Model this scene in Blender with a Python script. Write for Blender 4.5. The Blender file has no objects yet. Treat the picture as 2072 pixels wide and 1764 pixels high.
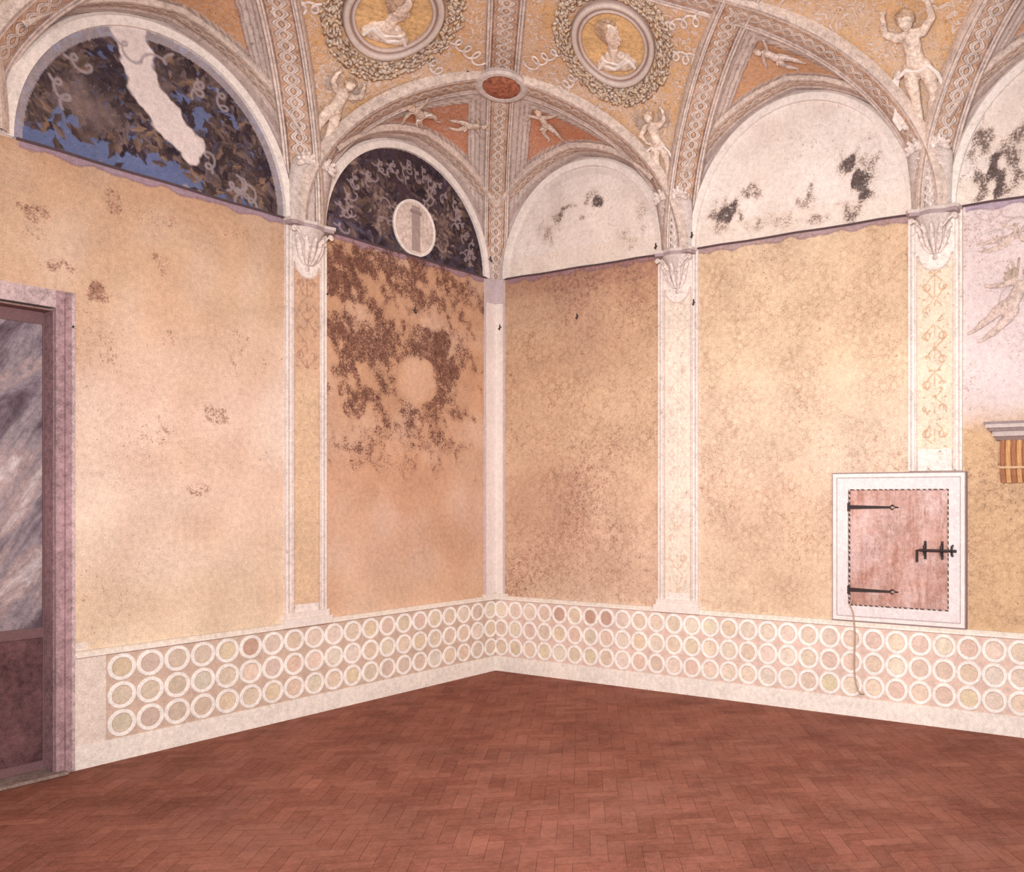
import bpy, math, random
import numpy as np
from mathutils import Vector
random.seed(4)
rng=np.random.default_rng(3)
sc=bpy.context.scene
sc.view_settings.view_transform='Standard'
COL=sc.collection
# ---------------------------------------------------------------- survey of the room (metres)
H=2.156; D=11.168; F=1813.0; TH=math.radians(29.7)
cL=math.cos(TH); sL_=math.sin(TH)
CAM=(7.867,-8.370,H)
def sl(px): return D*(1003-px)/((2473-px)*cL)
def sr(px): return D*(px-1003)/((px+1739)*sL_)
def zl(px,py): return H+(D-cL*sl(px))*(1005-py)/F
def zr(px,py): return H+(D-sL_*sr(px))*(1005-py)/F
ZS=4.84; R1=1.65; DEP=1.34; PM=math.radians(80); CM=math.cos(PM); SM=math.sin(PM)
def lin(v):
    v=v/255.0
    return v/12.92 if v<=0.04045 else ((v+0.055)/1.055)**2.4
ALB=0.88
def C(r,g,b): return np.array([lin(r)*ALB,lin(g)*ALB,lin(b)*ALB])
# ---------------------------------------------------------------- materials
class G:
    def __init__(s,name):
        s.mat=bpy.data.materials.new(name); s.mat.use_nodes=True
        s.nt=s.mat.node_tree; s.n=s.nt.nodes; s.l=s.nt.links
        s.b=s.n['Principled BSDF']
    def new(s,t,**k):
        x=s.n.new(t)
        for a,v in k.items(): setattr(x,a,v)
        return x
    def put(s,sock,v):
        if isinstance(v,bpy.types.NodeSocket): s.l.new(v,sock)
        else: sock.default_value=v
    def m(s,op,a,b=0.0,c=0.0,clamp=False):
        x=s.new('ShaderNodeMath',operation=op); x.use_clamp=clamp
        s.put(x.inputs[0],a); s.put(x.inputs[1],b); s.put(x.inputs[2],c)
        return x.outputs[0]
    def noise(s,scale,detail=4,rough=.6,dist=0,vec=None):
        x=s.new('ShaderNodeTexNoise'); x.inputs['Scale'].default_value=scale
        x.inputs['Detail'].default_value=detail; x.inputs['Roughness'].default_value=rough
        x.inputs['Distortion'].default_value=dist
        if vec is not None: s.l.new(vec,x.inputs['Vector'])
        return x.outputs[0]
    def mix(s,f,a,b):
        x=s.new('ShaderNodeMix',data_type='RGBA')
        s.put(x.inputs[0],f); s.put(x.inputs[6],a); s.put(x.inputs[7],b)
        return x.outputs[2]
    def scale(s,c,f):
        x=s.new('ShaderNodeVectorMath',operation='SCALE'); s.put(x.inputs[0],c); s.put(x.inputs[3],f)
        return x.outputs[0]
    def step(s,v,lo,hi):
        x=s.new('ShaderNodeMapRange'); s.put(x.inputs[0],v); x.inputs[1].default_value=lo; x.inputs[2].default_value=hi
        return x.outputs[0]
    def mottle(s,vec,k1=.25,k2=.25,k3=.3,s1=1.6):
        f=s.m('ADD',s.m('MULTIPLY',s.m('SUBTRACT',s.noise(s1,7,.65,.3,vec),.5),k1*2),1.0)
        f=s.m('ADD',f,s.m('MULTIPLY',s.m('SUBTRACT',s.noise(22,5,.7,0,vec),.5),k2*2))
        f=s.m('ADD',f,s.m('MULTIPLY',s.m('SUBTRACT',s.noise(95,2,.6,0,vec),.5),k3*2))
        return f
    def bump(s,h,st,dist=.01):
        x=s.new('ShaderNodeBump'); x.inputs['Strength'].default_value=st; x.inputs['Distance'].default_value=dist
        s.l.new(h,x.inputs['Height']); s.l.new(x.outputs[0],s.b.inputs['Normal'])
    def done(s,c,rough=.85,spec=.15):
        s.put(s.b.inputs['Base Color'],c); s.b.inputs['Roughness'].default_value=rough
        s.b.inputs['Specular IOR Level'].default_value=spec
        return s.mat
def v4(c): return (float(c[0]),float(c[1]),float(c[2]),1.0)
def fresco(name,fil,mode,ds=13,k=(.30,.38,.38)):
    g=G(name); tc=g.new('ShaderNodeTexCoord').outputs['Object']
    a=g.new('ShaderNodeAttribute',attribute_name='Col'); d=g.new('ShaderNodeAttribute',attribute_name='Dmg')
    c=g.scale(a.outputs['Color'],g.mottle(tc,*k))
    DA=d.outputs['Alpha']
    if mode=='damask':
        b1=g.step(g.noise(3.0,6,.65,0,tc),.36,.60); b2=g.step(g.noise(14,6,.75,0,tc),.42,.56)
        n=g.m('MULTIPLY',g.noise(17,2.5,.6,1.4,tc),6.0); fr=g.m('ABSOLUTE',g.m('SUBTRACT',g.m('FRACT',n),.5))
        l2=g.m('MULTIPLY',g.m('SUBTRACT',1.0,g.step(fr,.08,.26)),g.m('MULTIPLY',g.step(DA,.02,.3),.62))
        ln=g.m('MULTIPLY',g.m('MAXIMUM',DA,l2),g.m('ADD',g.m('MULTIPLY',b1,.6),.32))
        ln=g.m('MULTIPLY',ln,g.m('ADD',g.m('MULTIPLY',b2,.6),.4))
        c=g.mix(ln,c,v4(fil))
    else:
        n=g.m('MULTIPLY',g.noise(5.5,1.5,.45,1.6,tc),8.0); fr=g.m('ABSOLUTE',g.m('SUBTRACT',g.m('FRACT',n),.5))
        l1=g.m('SUBTRACT',1.0,g.step(fr,.12,.20)); k1=g.m('SUBTRACT',1.0,g.step(fr,.19,.30))
        n=g.m('MULTIPLY',g.noise(13,2,.5,1.4,tc),5.0); fr=g.m('ABSOLUTE',g.m('SUBTRACT',g.m('FRACT',n),.5))
        l2=g.m('SUBTRACT',1.0,g.step(fr,.08,.16)); k2=g.m('SUBTRACT',1.0,g.step(fr,.16,.26))
        br=g.step(g.noise(3.0,4,.6,0,tc),.34,.52)
        kk=g.m('MULTIPLY',g.m('MAXIMUM',k1,g.m('MULTIPLY',k2,.7)),g.m('MULTIPLY',DA,.7))
        c=g.mix(g.m('MULTIPLY',kk,br),c,v4(C(174,130,108)))  # shadow lines painted into the colour along the pale scroll's edges
        ln=g.m('MULTIPLY',g.m('MAXIMUM',l1,g.m('MULTIPLY',l2,.6)),g.m('ADD',g.m('MULTIPLY',br,.7),.25))
        c=g.mix(g.m('MULTIPLY',ln,DA),c,v4(fil))
    nn=g.m('ADD',g.m('MULTIPLY',g.noise(ds,6,.65,.3,tc),.32),g.m('MULTIPLY',g.noise(50,6,.85,.2,tc),.68))
    v=g.m('SUBTRACT',g.m('ADD',nn,g.m('MULTIPLY',a.outputs['Alpha'],.6)),.8)
    dm=g.m('MULTIPLY',g.step(v,-.018,.03),.92)
    dc=g.scale(d.outputs['Color'],g.m('MAXIMUM',g.mottle(tc,.5,1.8,1.0),.3))
    c=g.mix(dm,c,dc)
    g.bump(g.noise(22,5,.7,0,tc),.15)
    return g.done(c)
FW=fresco('fresco_wall',C(142,96,74),'damask')
FV=fresco('fresco_vault',C(234,218,208),'scroll')
def plain(name,c,k=(.15,.2,.15),rough=.85,spec=.15,bs=.15,metal=0,s1=3):
    g=G(name); tc=g.new('ShaderNodeTexCoord').outputs['Object']
    o=g.scale(v4(c)[:3],g.mottle(tc,*k,s1)); g.bump(g.noise(30,4,.6,0,tc),bs)
    g.b.inputs['Metallic'].default_value=metal
    return g.done(o,rough,spec)
def attrmat(name,k=(.2,.28,.3),rough=.85,spec=.15,bs=.15):
    g=G(name); tc=g.new('ShaderNodeTexCoord').outputs['Object']
    a=g.new('ShaderNodeAttribute',attribute_name='Col')
    g.bump(g.noise(30,5,.6,0,tc),bs)
    return g.done(g.scale(a.outputs['Color'],g.mottle(tc,*k)),rough,spec)
M_attr=attrmat('painted_plaster')
def floormat():
    g=G('terracotta_tiles'); tc=g.new('ShaderNodeTexCoord').outputs['Object']
    a=g.new('ShaderNodeAttribute',attribute_name='Col')
    c=g.scale(a.outputs['Color'],g.mottle(tc,.6,.5,.5))
    c=g.mix(g.m('MULTIPLY',g.step(g.noise(1.3,8,.7,.4,tc),.46,.66),.42),c,v4(C(176,122,106)))
    c=g.mix(g.m('MULTIPLY',g.step(g.noise(4.5,8,.75,.3,tc),.50,.62),.30),c,v4(C(112,68,58)))
    g.bump(g.noise(30,5,.6,0,tc),.2)
    return g.done(c,.8,.12)
M_floor=floormat()
M_white=plain('white_stucco',C(244,232,224),(.25,.4,.3)); M_lilac=plain('lilac_stucco',C(214,198,192),(.3,.6,.4)); M_foot=plain('worn_stucco',C(232,216,208),(.5,1.0,.5))
M_skin=plain('pale_fresco_figure',C(230,208,192),(.5,1.2,.4)); M_grey=plain('grisaille_leaf',C(190,168,154),(.4,.9,.4))
M_gris=plain('grisaille_figure',C(210,186,170),(.4,1.1,.5)); M_faded=plain('faded_figure',C(212,190,180),(.5,1.0,.5))
M_gold=plain('gold_ground',C(226,186,136),(.4,.8,.5)); M_iron=plain('black_iron',C(55,42,42),(.2,.3,.2),.5,.4)
M_red=plain('red_boss',C(164,102,80),(.4,1.7,.4)); M_cord=plain('cord',C(190,164,142)); M_hair=plain('ochre_hair',C(192,162,138),(.4,1.4,.4))
M_plum=plain('worn_plum_paint',C(106,74,76),(1.0,1.0,.5))
def braid():
    g=G('guilloche'); uv=g.new('ShaderNodeUVMap',uv_map='UVMap'); s=g.new('ShaderNodeSeparateXYZ'); g.l.new(uv.outputs[0],s.inputs[0])
    x,y=s.outputs[0],s.outputs[1]; tc=g.new('ShaderNodeTexCoord').outputs['Object']
    yy=g.m('DIVIDE',y,.56)
    sn=g.m('MULTIPLY',g.m('SINE',g.m('MULTIPLY',x,2*math.pi/.22)),.50)
    d=g.m('MINIMUM',g.m('ABSOLUTE',g.m('SUBTRACT',yy,sn)),g.m('ABSOLUTE',g.m('ADD',yy,sn)))
    c=g.mix(g.step(d,.02,.08),v4(C(188,164,154)),v4(C(224,208,198)))
    c=g.mix(g.step(d,.19,.25),c,v4(C(142,114,106)))
    c=g.mix(g.step(d,.30,.38),c,v4(C(206,168,138)))
    c=g.mix(g.step(d,.50,.58),c,v4(C(184,144,120)))
    ay=g.m('ABSOLUTE',y)
    for a,b,cc in ((.56,.58,(150,124,118)),(.62,.64,(224,208,200)),(.70,.72,(166,142,134)),(.74,.76,(224,208,198)),(.85,.87,(168,142,132)),(.91,.93,(214,194,182))):
        c=g.mix(g.step(ay,a,b),c,v4(C(*cc)))
    c=g.mix(g.m('MULTIPLY',g.step(g.noise(5,5,.7,0,tc),.42,.6),.35),c,v4(C(218,198,186)))
    g.bump(g.noise(30,4,.6,0,tc),.25)
    return g.done(g.scale(c,g.mottle(tc,.4,.8,.4)))
M_braid=braid()
# ---------------------------------------------------------------- mesh helpers
def link(o): COL.objects.link(o); return o
def mk(name,verts,faces,mat,cols=None,dmg=None,uv=None,origin=(0,0,0),parent=None,smooth=False,**props):
    v=np.asarray(verts,dtype=float)-np.array(origin)
    me=bpy.data.meshes.new(name); me.from_pydata(v.tolist(),[],[list(f) for f in faces] if not isinstance(faces,np.ndarray) else faces.tolist())
    for nm,arr in (('Col',cols),('Dmg',dmg)):
        if arr is not None:
            arr=np.asarray(arr,dtype=np.float32)
            if arr.shape[1]==3: arr=np.hstack([arr,np.zeros((len(arr),1),np.float32)])
            at=me.color_attributes.new(nm,'FLOAT_COLOR','POINT'); at.data.foreach_set('color',arr.ravel())
    if uv is not None:
        ul=me.uv_layers.new(name='UVMap'); idx=np.zeros(len(me.loops),dtype=np.int32); me.loops.foreach_get('vertex_index',idx)
        ul.data.foreach_set('uv',np.asarray(uv,dtype=np.float32)[idx].ravel())
    if smooth: me.polygons.foreach_set('use_smooth',[True]*len(me.polygons))
    me.materials.append(mat)
    o=link(bpy.data.objects.new(name,me))
    fin(o,origin,parent,props); return o
def fin(o,origin,parent,props):
    o['org']=list(origin)
    if parent is not None:
        o.parent=parent; p=parent['org']; o.location=[origin[i]-p[i] for i in range(3)]
    else: o.location=origin
    for k,v in props.items(): o[k]=v
def empty(name,origin,parent=None,**props):
    o=link(bpy.data.objects.new(name,None)); o.empty_display_size=.1; fin(o,origin,parent,props); return o
class MB:
    def __init__(s): s.v=[];s.f=[];s.c=[]
    def add(s,v,f,c):
        n=len(s.v); s.v+= [tuple(p) for p in v]; s.f+=[[i+n for i in q] for q in f]; s.c+=[tuple(c)]*len(v)
    def box(s,a,b,c,fr=lambda p:p):
        (x0,y0,z0),(x1,y1,z1)=a,b
        v=[fr(p) for p in [(x0,y0,z0),(x1,y0,z0),(x1,y1,z0),(x0,y1,z0),(x0,y0,z1),(x1,y0,z1),(x1,y1,z1),(x0,y1,z1)]]
        s.add(v,[(0,3,2,1),(4,5,6,7),(0,1,5,4),(1,2,6,5),(2,3,7,6),(3,0,4,7)],c)
    def tube(s,pts,r,c,n=8,fr=lambda p:p):
        pts=[Vector(p) for p in pts]; vs=[];fs=[]
        for i,p in enumerate(pts):
            t=(pts[min(i+1,len(pts)-1)]-pts[max(i-1,0)]).normalized()
            u=t.cross(Vector((.31,.2,.93)));  u.normalize(); w=t.cross(u)
            for k in range(n):
                a=2*math.pi*k/n; vs.append(fr(tuple(p+u*(r*math.cos(a))+w*(r*math.sin(a)))))
        for i in range(len(pts)-1):
            for k in range(n): fs.append((i*n+k,i*n+(k+1)%n,(i+1)*n+(k+1)%n,(i+1)*n+k))
        fs+=[tuple(range(n))[::-1],tuple((len(pts)-1)*n+k for k in range(n))]
        s.add(vs,fs,c)
    def make(s,name,mat,**k): return mk(name,s.v,s.f,mat,cols=s.c,**k)
# wall frames: (s along wall, out of wall, z)
def FL(p): return (p[1],-p[0],p[2])
def FR(p): return (p[0],-p[1],p[2])
def capsule(p1,r1,p2,r2,n=10,m=4):
    p1=Vector(p1);p2=Vector(p2);t=p2-p1
    t=t.normalized() if t.length>1e-6 else Vector((0,1,0))
    u=t.cross(Vector((.1,.2,.97)));u.normalize();w=t.cross(u)
    rings=[]
    for i in range(m): a=-math.pi/2+math.pi/2*i/m; rings.append((p1+t*(r1*math.sin(a)),r1*math.cos(a)+1e-4))
    rings.append((p1,r1));rings.append((p2,r2))
    for i in range(1,m+1): a=math.pi/2*i/m; rings.append((p2+t*(r2*math.sin(a)),r2*math.cos(a)+1e-4))
    v=[];f=[]
    for c,r in rings:
        for k in range(n): a=2*math.pi*k/n; v.append(tuple(c+u*(r*math.cos(a))+w*(r*math.sin(a))))
    for i in range(len(rings)-1):
        for k in range(n): f.append((i*n+k,i*n+(k+1)%n,(i+1)*n+(k+1)%n,(i+1)*n+k))
    f.append(tuple(range(n))[::-1]); f.append(tuple((len(rings)-1)*n+k for k in range(n)))
    return v,f
def sculpt(name,caps,mapf,mat,vox=.012,parent=None,origin=(0,0,0),flat=.6,remesh=True,**props):
    V=[];Fc=[]
    for (p1,r1,p2,r2) in caps:
        v,f=capsule(p1,r1,p2,r2); n=len(V); V+=v; Fc+=[[i+n for i in q] for q in f]
    if remesh:
        me=bpy.data.meshes.new('t'); me.from_pydata(V,[],Fc); o=link(bpy.data.objects.new('t',me))
        md=o.modifiers.new('r','REMESH'); md.mode='VOXEL'; md.voxel_size=vox
        sm=o.modifiers.new('s','SMOOTH'); sm.factor=.5; sm.iterations=3
        dg=bpy.context.evaluated_depsgraph_get(); e=o.evaluated_get(dg); m2=e.to_mesh()
        V=[tuple(x.co) for x in m2.vertices]; Fc=[list(p.vertices) for p in m2.polygons]
        e.to_mesh_clear(); bpy.data.objects.remove(o); bpy.data.meshes.remove(me)
    V=[mapf(x,y,h*flat) for x,y,h in V]
    return mk(name,V,Fc,mat,parent=parent,origin=origin,smooth=True,**props)
# ---------------------------------------------------------------- numpy paint helpers
def put(col,w,c):
    w=np.clip(w,0,1)[:,None]; col[:,:3]=col[:,:3]*(1-w)+np.array(c)[None,:]*w
def sst(x,a,b): t=np.clip((x-a)/(b-a),0,1); return t*t*(3-2*t)
def grad(z,keys):
    zs=[k[0] for k in keys]; return np.stack([np.interp(z,zs,[C(*k[1])[i] for k in keys]) for i in range(3)],1)
def lown(S,Z,sc_,seed):
    r=np.random.default_rng(seed); o=np.zeros_like(S)
    for i in range(14):
        a=r.uniform(0,2*math.pi); k=sc_*r.uniform(.5,2.2); o+=np.sin(k*(S*math.cos(a)+Z*math.sin(a))+r.uniform(0,6.3))
    return o/5.0
def blobs(S,Z,lst,sf,zf):
    A=np.zeros_like(S); wob=.30*lown(S,Z,11,99)+.38*lown(S,Z,28,98)
    for (px,py,rx,ry,pk) in lst:
        s0=sf(px);z0=zf(px,py); rs=abs(sf(px+rx)-sf(px-rx))/2; rz=abs(zf(px,py-ry)-zf(px,py+ry))/2
        d=np.sqrt(((S-s0)/rs)**2+((Z-z0)/rz)**2)
        A=np.maximum(A,pk*(1-sst(d+wob*np.clip(2.2-d,0,1),.15,1.75)))
    return A
def segd(S,Z,pts):
    d=np.full_like(S,9.0)
    for (a,b),(c,e) in zip(pts[:-1],pts[1:]):
        t=np.clip(((S-a)*(c-a)+(Z-b)*(e-b))/((c-a)**2+(e-b)**2),0,1); d=np.minimum(d,np.hypot(S-a-t*(c-a),Z-b-t*(e-b)))
    return d
def ribbon(S,Z,col,mask,s0,z0,th,L,c,w=.010,loops=2.3,amp=.035,k=.8):
    """curling painted ribbon from (s0,z0) in direction th"""
    idx=np.where(mask&(np.hypot(S-s0,Z-z0)<L+.12))[0]
    if not len(idx): return
    s=S[idx];z=Z[idx]; d=np.full(len(idx),9.0); n=60
    for i in range(n):
        t=i/(n-1); ph=loops*2*math.pi*t; x=L*t+amp*math.sin(ph)*1.0; y=amp*math.cos(ph)*(.6+.6*t)-amp*.6
        px=s0+x*math.cos(th)-y*math.sin(th); pz=z0+x*math.sin(th)+y*math.cos(th)
        d=np.minimum(d,np.hypot(s-px,z-pz))
    q=(1-sst(d,w*.6,w*1.5))*k
    col[idx,:3]=col[idx,:3]*(1-q[:,None])+np.array(c)[None,:]*q[:,None]; col[idx,3]*=(1-q)
def leaves(S,Z,col,mask,pts,pal,rnd,Lr=(.04,.08)):
    base=np.where(mask)[0]; s=S[base];z=Z[base]
    for (s0,z0) in pts:
        L=rnd.uniform(*Lr); W=L*rnd.uniform(.28,.5); th=rnd.uniform(0,6.28); c=C(*rnd.choice(pal))*rnd.uniform(.8,1.2)
        near=np.where((np.abs(s-s0)<L)&(np.abs(z-z0)<L))[0]
        if not len(near): continue
        u=(s[near]-s0)*math.cos(th)+(z[near]-z0)*math.sin(th); v=-(s[near]-s0)*math.sin(th)+(z[near]-z0)*math.cos(th)
        w=W*(1-np.clip(np.abs(u)/L,0,1)**1.5)*(1+.25*np.sin(u*90)); q=(1-sst(np.abs(v)/np.maximum(w,1e-3),.75,1.1))*(np.abs(u)<L)
        sh=np.where(v>0,1.12,.86)[:,None]
        ii=base[near]; col[ii,:3]=col[ii,:3]*(1-q[:,None])+c[None,:]*sh*q[:,None]
def damask(S,Z,P,Q,seed,w=.0075):
    x=S+.030*lown(S,Z,6,seed)+.006*lown(S,Z,30,seed+5); z=Z+.030*lown(S,Z,6,seed+1)+.006*lown(S,Z,30,seed+6)
    row=np.floor(z/Q); xs=x/P+.5*(row%2); u=(xs-np.floor(xs)-.5)*P; v=(z/Q-row-.5)*Q
    r=np.hypot(u,v); a=np.arctan2(v,u); k=P/.24
    f=lambda d,ww=w: 1-sst(np.abs(d),ww*.5,ww*1.5)
    o=f(r-(.088+.018*np.cos(6*a))*k); o=np.maximum(o,.8*f(r-(.046+.014*np.cos(6*a+3.14))*k)); o=np.maximum(o,1-sst(r,.010*k,.024*k))
    g1=np.abs(np.abs(u)-P*.5*(.5+.42*np.cos(2*math.pi*v/(Q*2)+math.pi)))
    o=np.maximum(o,.45*(1-sst(g1,w*.6,w*1.6)))
    return o*np.clip(.75+.5*lown(S,Z,13,seed+9),.15,1.1)
def wallgrid(name,us,zs,fr,paint,hole,slabs):
    S,Z=np.meshgrid(us,zs); n,m=S.shape; S=S.ravel();Z=Z.ravel()
    col,dm=paint(S,Z)
    co=[fr((s,0,z)) for s,z in zip(S.tolist(),Z.tolist())]
    ii,jj=np.meshgrid(np.arange(n-1),np.arange(m-1),indexing='ij'); ii=ii.ravel();jj=jj.ravel()
    uc=(us[:-1]+us[1:])/2; zc=(zs[:-1]+zs[1:])/2
    keep=np.ones(len(ii),bool)
    if hole: keep=~((uc[jj]>hole[0])&(uc[jj]<hole[1])&(zc[ii]<hole[3]))
    a=(ii*m+jj)[keep]; f=np.stack([a,a+1,a+m+1,a+m],1).tolist()
    mb=MB()
    for (a0,a1,z0,z1) in slabs: mb.box((a0,-.30,z0),(a1,-.004,z1),(.5,.4,.35),fr)
    k=len(co); co+=mb.v; f+=[[i+k for i in q] for q in mb.f]
    e=np.zeros((len(mb.v),4)); e[:,:3]=.4
    return mk(name,co,f,FW,cols=np.vstack([col,e]),dmg=np.vstack([dm,e*0]),kind='structure')
# bays ------------------------------------------------------------
PL=[0,2.68,5.36,8.04]; PR=[0,2.69,5.50,8.20]
BL=[(1.34,1.34,1.28,1.15),(4.02,1.34,1.38,1.25),(6.70,1.34,1.38,1.25)]
BR=[(1.345,1.345,1.30,1.17),(4.095,1.405,1.46,1.33),(6.85,1.35,1.40,1.28)]
def inlun(S,Z,b,shr=.22):
    c,hw,_,bi=b; return ((S-c)/(hw-shr))**2+((np.maximum(Z,ZS)-ZS)/bi)**2
def common(S,Z,col,bays,pil):
    up=Z>ZS
    put(col,up*1.0,C(216,198,194))
    for b in bays:
        e=inlun(S,Z,b); m=up&(e<1.22); put(col,m*1.0,C(244,232,226))
        put(col,(up&(e>1.16)&(e<1.22))*.6,C(154,129,127))
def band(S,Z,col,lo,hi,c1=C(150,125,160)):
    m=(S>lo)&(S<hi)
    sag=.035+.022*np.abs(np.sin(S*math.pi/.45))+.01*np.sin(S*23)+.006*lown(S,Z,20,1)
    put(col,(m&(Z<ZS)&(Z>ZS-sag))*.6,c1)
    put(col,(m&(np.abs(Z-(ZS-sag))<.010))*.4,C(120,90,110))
def paint_left(S,Z):
    n=len(S); col=np.zeros((n,4)); dm=np.zeros((n,4)); dm[:,:3]=C(160,118,100)
    g2=grad(Z,[(.9,(234,208,178)),(2.0,(240,214,194)),(3.0,(238,210,192)),(3.9,(220,188,160)),(4.8,(200,162,132))])
    g1=grad(Z,[(.9,(222,180,146)),(1.8,(214,170,142)),(2.6,(212,168,138)),(3.6,(210,166,134)),(4.8,(202,158,126))])
    w=sst(S,2.6,2.8)[:,None]; col[:,:3]=g1*(1-w)+g2*w
    ln=lown(S,Z,1.6,5); put(col,np.clip(ln,0,1)*.2*(Z<ZS),C(240,224,212)); put(col,np.clip(-ln,0,1)*.28*(Z<ZS),C(212,168,136))
    ln=lown(S,Z,6,15); put(col,np.clip(ln,0,1)*.14*(Z<ZS),C(242,228,220)); put(col,np.clip(-ln,0,1)*.22*(Z<ZS),C(202,156,126))
    common(S,Z,col,BL,PL)
    rnd=random.Random(11)
    DARK=[(62,48,52),(74,58,58),(84,68,66),(68,56,66),(96,78,76),(112,92,88),(56,46,56),(86,76,88),(118,96,84)]
    # bay 1 lunette : dark garlands
    e=inlun(S,Z,BL[0]); m=(Z>ZS)&(e<1)
    put(col,m*1.0,C(78,62,70)); put(col,(m&(Z<ZS+.16))*.6,C(96,92,120)); dm[m,:3]=C(138,118,116)
    pts=[]
    for k in range(480):
        a=math.radians(rnd.uniform(2,178)); r=math.sqrt(rnd.random()); pts.append((1.34+1.1*r*math.cos(a),ZS+1.13*r*math.sin(a)))
    leaves(S,Z,col,m,pts,DARK,rnd,(.05,.10))
    put(col,m*np.clip(lown(S,Z,7,123),0,.9)*.7,C(60,46,52))
    pts=[]
    for k in range(260):
        t=rnd.random(); s0=.40+1.85*t; z0=ZS+.95-.0*t-.55*math.sin(math.pi*t)+rnd.gauss(0,.06); pts.append((s0,z0))
    for k in range(150):
        sd=rnd.choice((-1,1)); pts.append((1.30+sd*(.45+rnd.gauss(0,.06)),ZS+.1+.45*rnd.random()))
    leaves(S,Z,col,m,pts,[(112,92,88),(132,110,102),(96,78,78),(146,124,116)],rnd,(.03,.06))
    col[m,3]=.36
    for k in range(30):
        a=math.radians(6+168*k/29); r=rnd.uniform(.84,.93)
        ribbon(S,Z,col,m,1.34+1.12*r*math.cos(a),ZS+1.15*r*math.sin(a),a+math.pi+rnd.uniform(-.9,.9),rnd.uniform(.12,.24),C(166,148,150),.009,rnd.uniform(1.4,2.6),.032,.8)
    for k in range(6):
        a=rnd.uniform(0,6.28); ribbon(S,Z,col,m,sl(838)+.30*math.cos(a),zl(838,462)+.32*math.sin(a),a,.2,C(160,142,142),.009,1.6,.03,.8)
    # bay 2 lunette : dark garlands on blue
    e=inlun(S,Z,BL[1]); m=(Z>ZS)&(e<1)
    put(col,m*1.0,C(104,114,152)); put(col,m*np.clip(lown(S,Z,4,71),0,.7),C(90,100,146))
    sky=[(sl(x),zl(x,y),rs,rz) for x,y,rs,rz in ((230,322,.42,.13),(115,220,.20,.14),(350,350,.32,.10),(90,285,.24,.10),(405,225,.08,.2),(480,410,.24,.08))]
    def insky(x,z): return any(((x-a)/c)**2+((z-b)/d)**2<1 for a,b,c,d in sky)
    pts=[]
    while len(pts)<700:
        a=math.radians(rnd.uniform(1,179)); r=math.sqrt(rnd.random()); x=4.02+1.1*r*math.cos(a); z=ZS+1.22*r*math.sin(a)
        if insky(x,z) and rnd.random()<.94: continue
        pts.append((x,z))
    leaves(S,Z,col,m,pts,DARK,rnd,(.05,.12))
    clump=np.clip(lown(S,Z,6,124),0,.9)*.75
    for a,b,c,d in sky: clump*=sst(((S-a)/c)**2+((Z-b)/d)**2,.6,1.3)
    put(col,m*clump,C(62,50,56))
    pts=[]
    for (x0,y0,x1,y1) in ((90,180,300,290),(330,90,520,380),(60,240,150,130),(400,360,540,400)):
        for k in range(80):
            t=rnd.random(); px=x0+(x1-x0)*t; py=y0+(y1-y0)*t; pts.append((sl(px)+rnd.gauss(0,.05),zl(px,py)+rnd.gauss(0,.06)))
    leaves(S,Z,col,m,pts,[(110,90,82),(128,102,88),(88,72,70),(76,62,62),(104,88,90)],rnd,(.04,.08))
    col[m,3]=.37; dm[m,:3]=C(136,120,122)
    put(col,m*blobs(S,Z,[(180,215,50,40,.6),(330,190,20,60,.3)],sl,zl),C(138,118,116))
    put(col,(m&(e>.88))*.6,C(190,178,184))
    ptsl=[(sl(x),zl(x,y)) for x,y in [(238,20),(270,100),(292,180),(335,245),(385,300)]]
    st=segd(S,Z,ptsl)+.030*lown(S,Z,7,3)+.020*lown(S,Z,22,33)+.010*lown(S,Z,60,34)
    q=m*(1-sst(st,.11,.14)); put(col,q,C(232,216,212)); col[:,3]*=(1-q)
    for x,y in [(460,385),(490,400),(430,350),(60,155),(45,200),(180,80),(330,70),(375,95),(405,130),(230,75),(130,110),(440,180),(350,110),(100,150),(400,160),(360,380),(520,420),(500,380)]:
        ribbon(S,Z,col,m,sl(x),zl(x,y),rnd.uniform(0,6.28),rnd.uniform(.15,.28),C(166,152,156),.011,rnd.uniform(1.2,2.2),.045,.8)
    # panel stains bay 2
    A=blobs(S,Z,[(233,420,30,38,.53),(195,590,34,30,.60),(75,430,48,22,.49),(225,725,50,38,.47),(440,840,40,28,.50),(400,985,44,18,.46),(120,535,64,18,.49),(330,870,38,50,.46),(330,520,38,38,.47),(470,700,40,70,.43),(60,470,60,60,.45),(365,690,80,24,.43),(300,440,120,40,.43),(200,680,60,40,.43),(480,470,60,40,.43)],sl,zl)
    A=np.maximum(A,.33+.06*lown(S,Z,3,66))
    pm=(Z<ZS)&(S>2.9); col[pm,3]=A[pm]
    # bay 1 heavy loss
    A=blobs(S,Z,[(710,560,120,76,.62),(700,690,76,120,.57),(760,700,116,106,.58),(885,720,70,106,.60),(850,600,120,66,.56),(740,800,106,76,.54),(870,840,86,66,.53),(935,720,56,80,.50),(750,890,96,50,.49),(880,890,90,60,.50),(700,525,70,40,.61),(930,600,70,70,.51),(820,545,190,50,.56),(800,930,170,70,.44)],sl,zl)
    disc=np.hypot(S-sl(845),(Z-zl(845,770)))+.018*lown(S,Z,14,51)+.012*lown(S,Z,40,52)
    ang=np.arctan2(Z-zl(845,770),sl(845)-S)
    A=np.where((disc>.24)&(disc<.62),np.maximum(A,(.60-.5*np.abs(disc-.36))*(.86+.14*np.cos(ang-.6))),A)
    A=A*sst(disc,.15,.32)
    A+=.04*lown(S,Z,9,2)*(A>.2)
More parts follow.
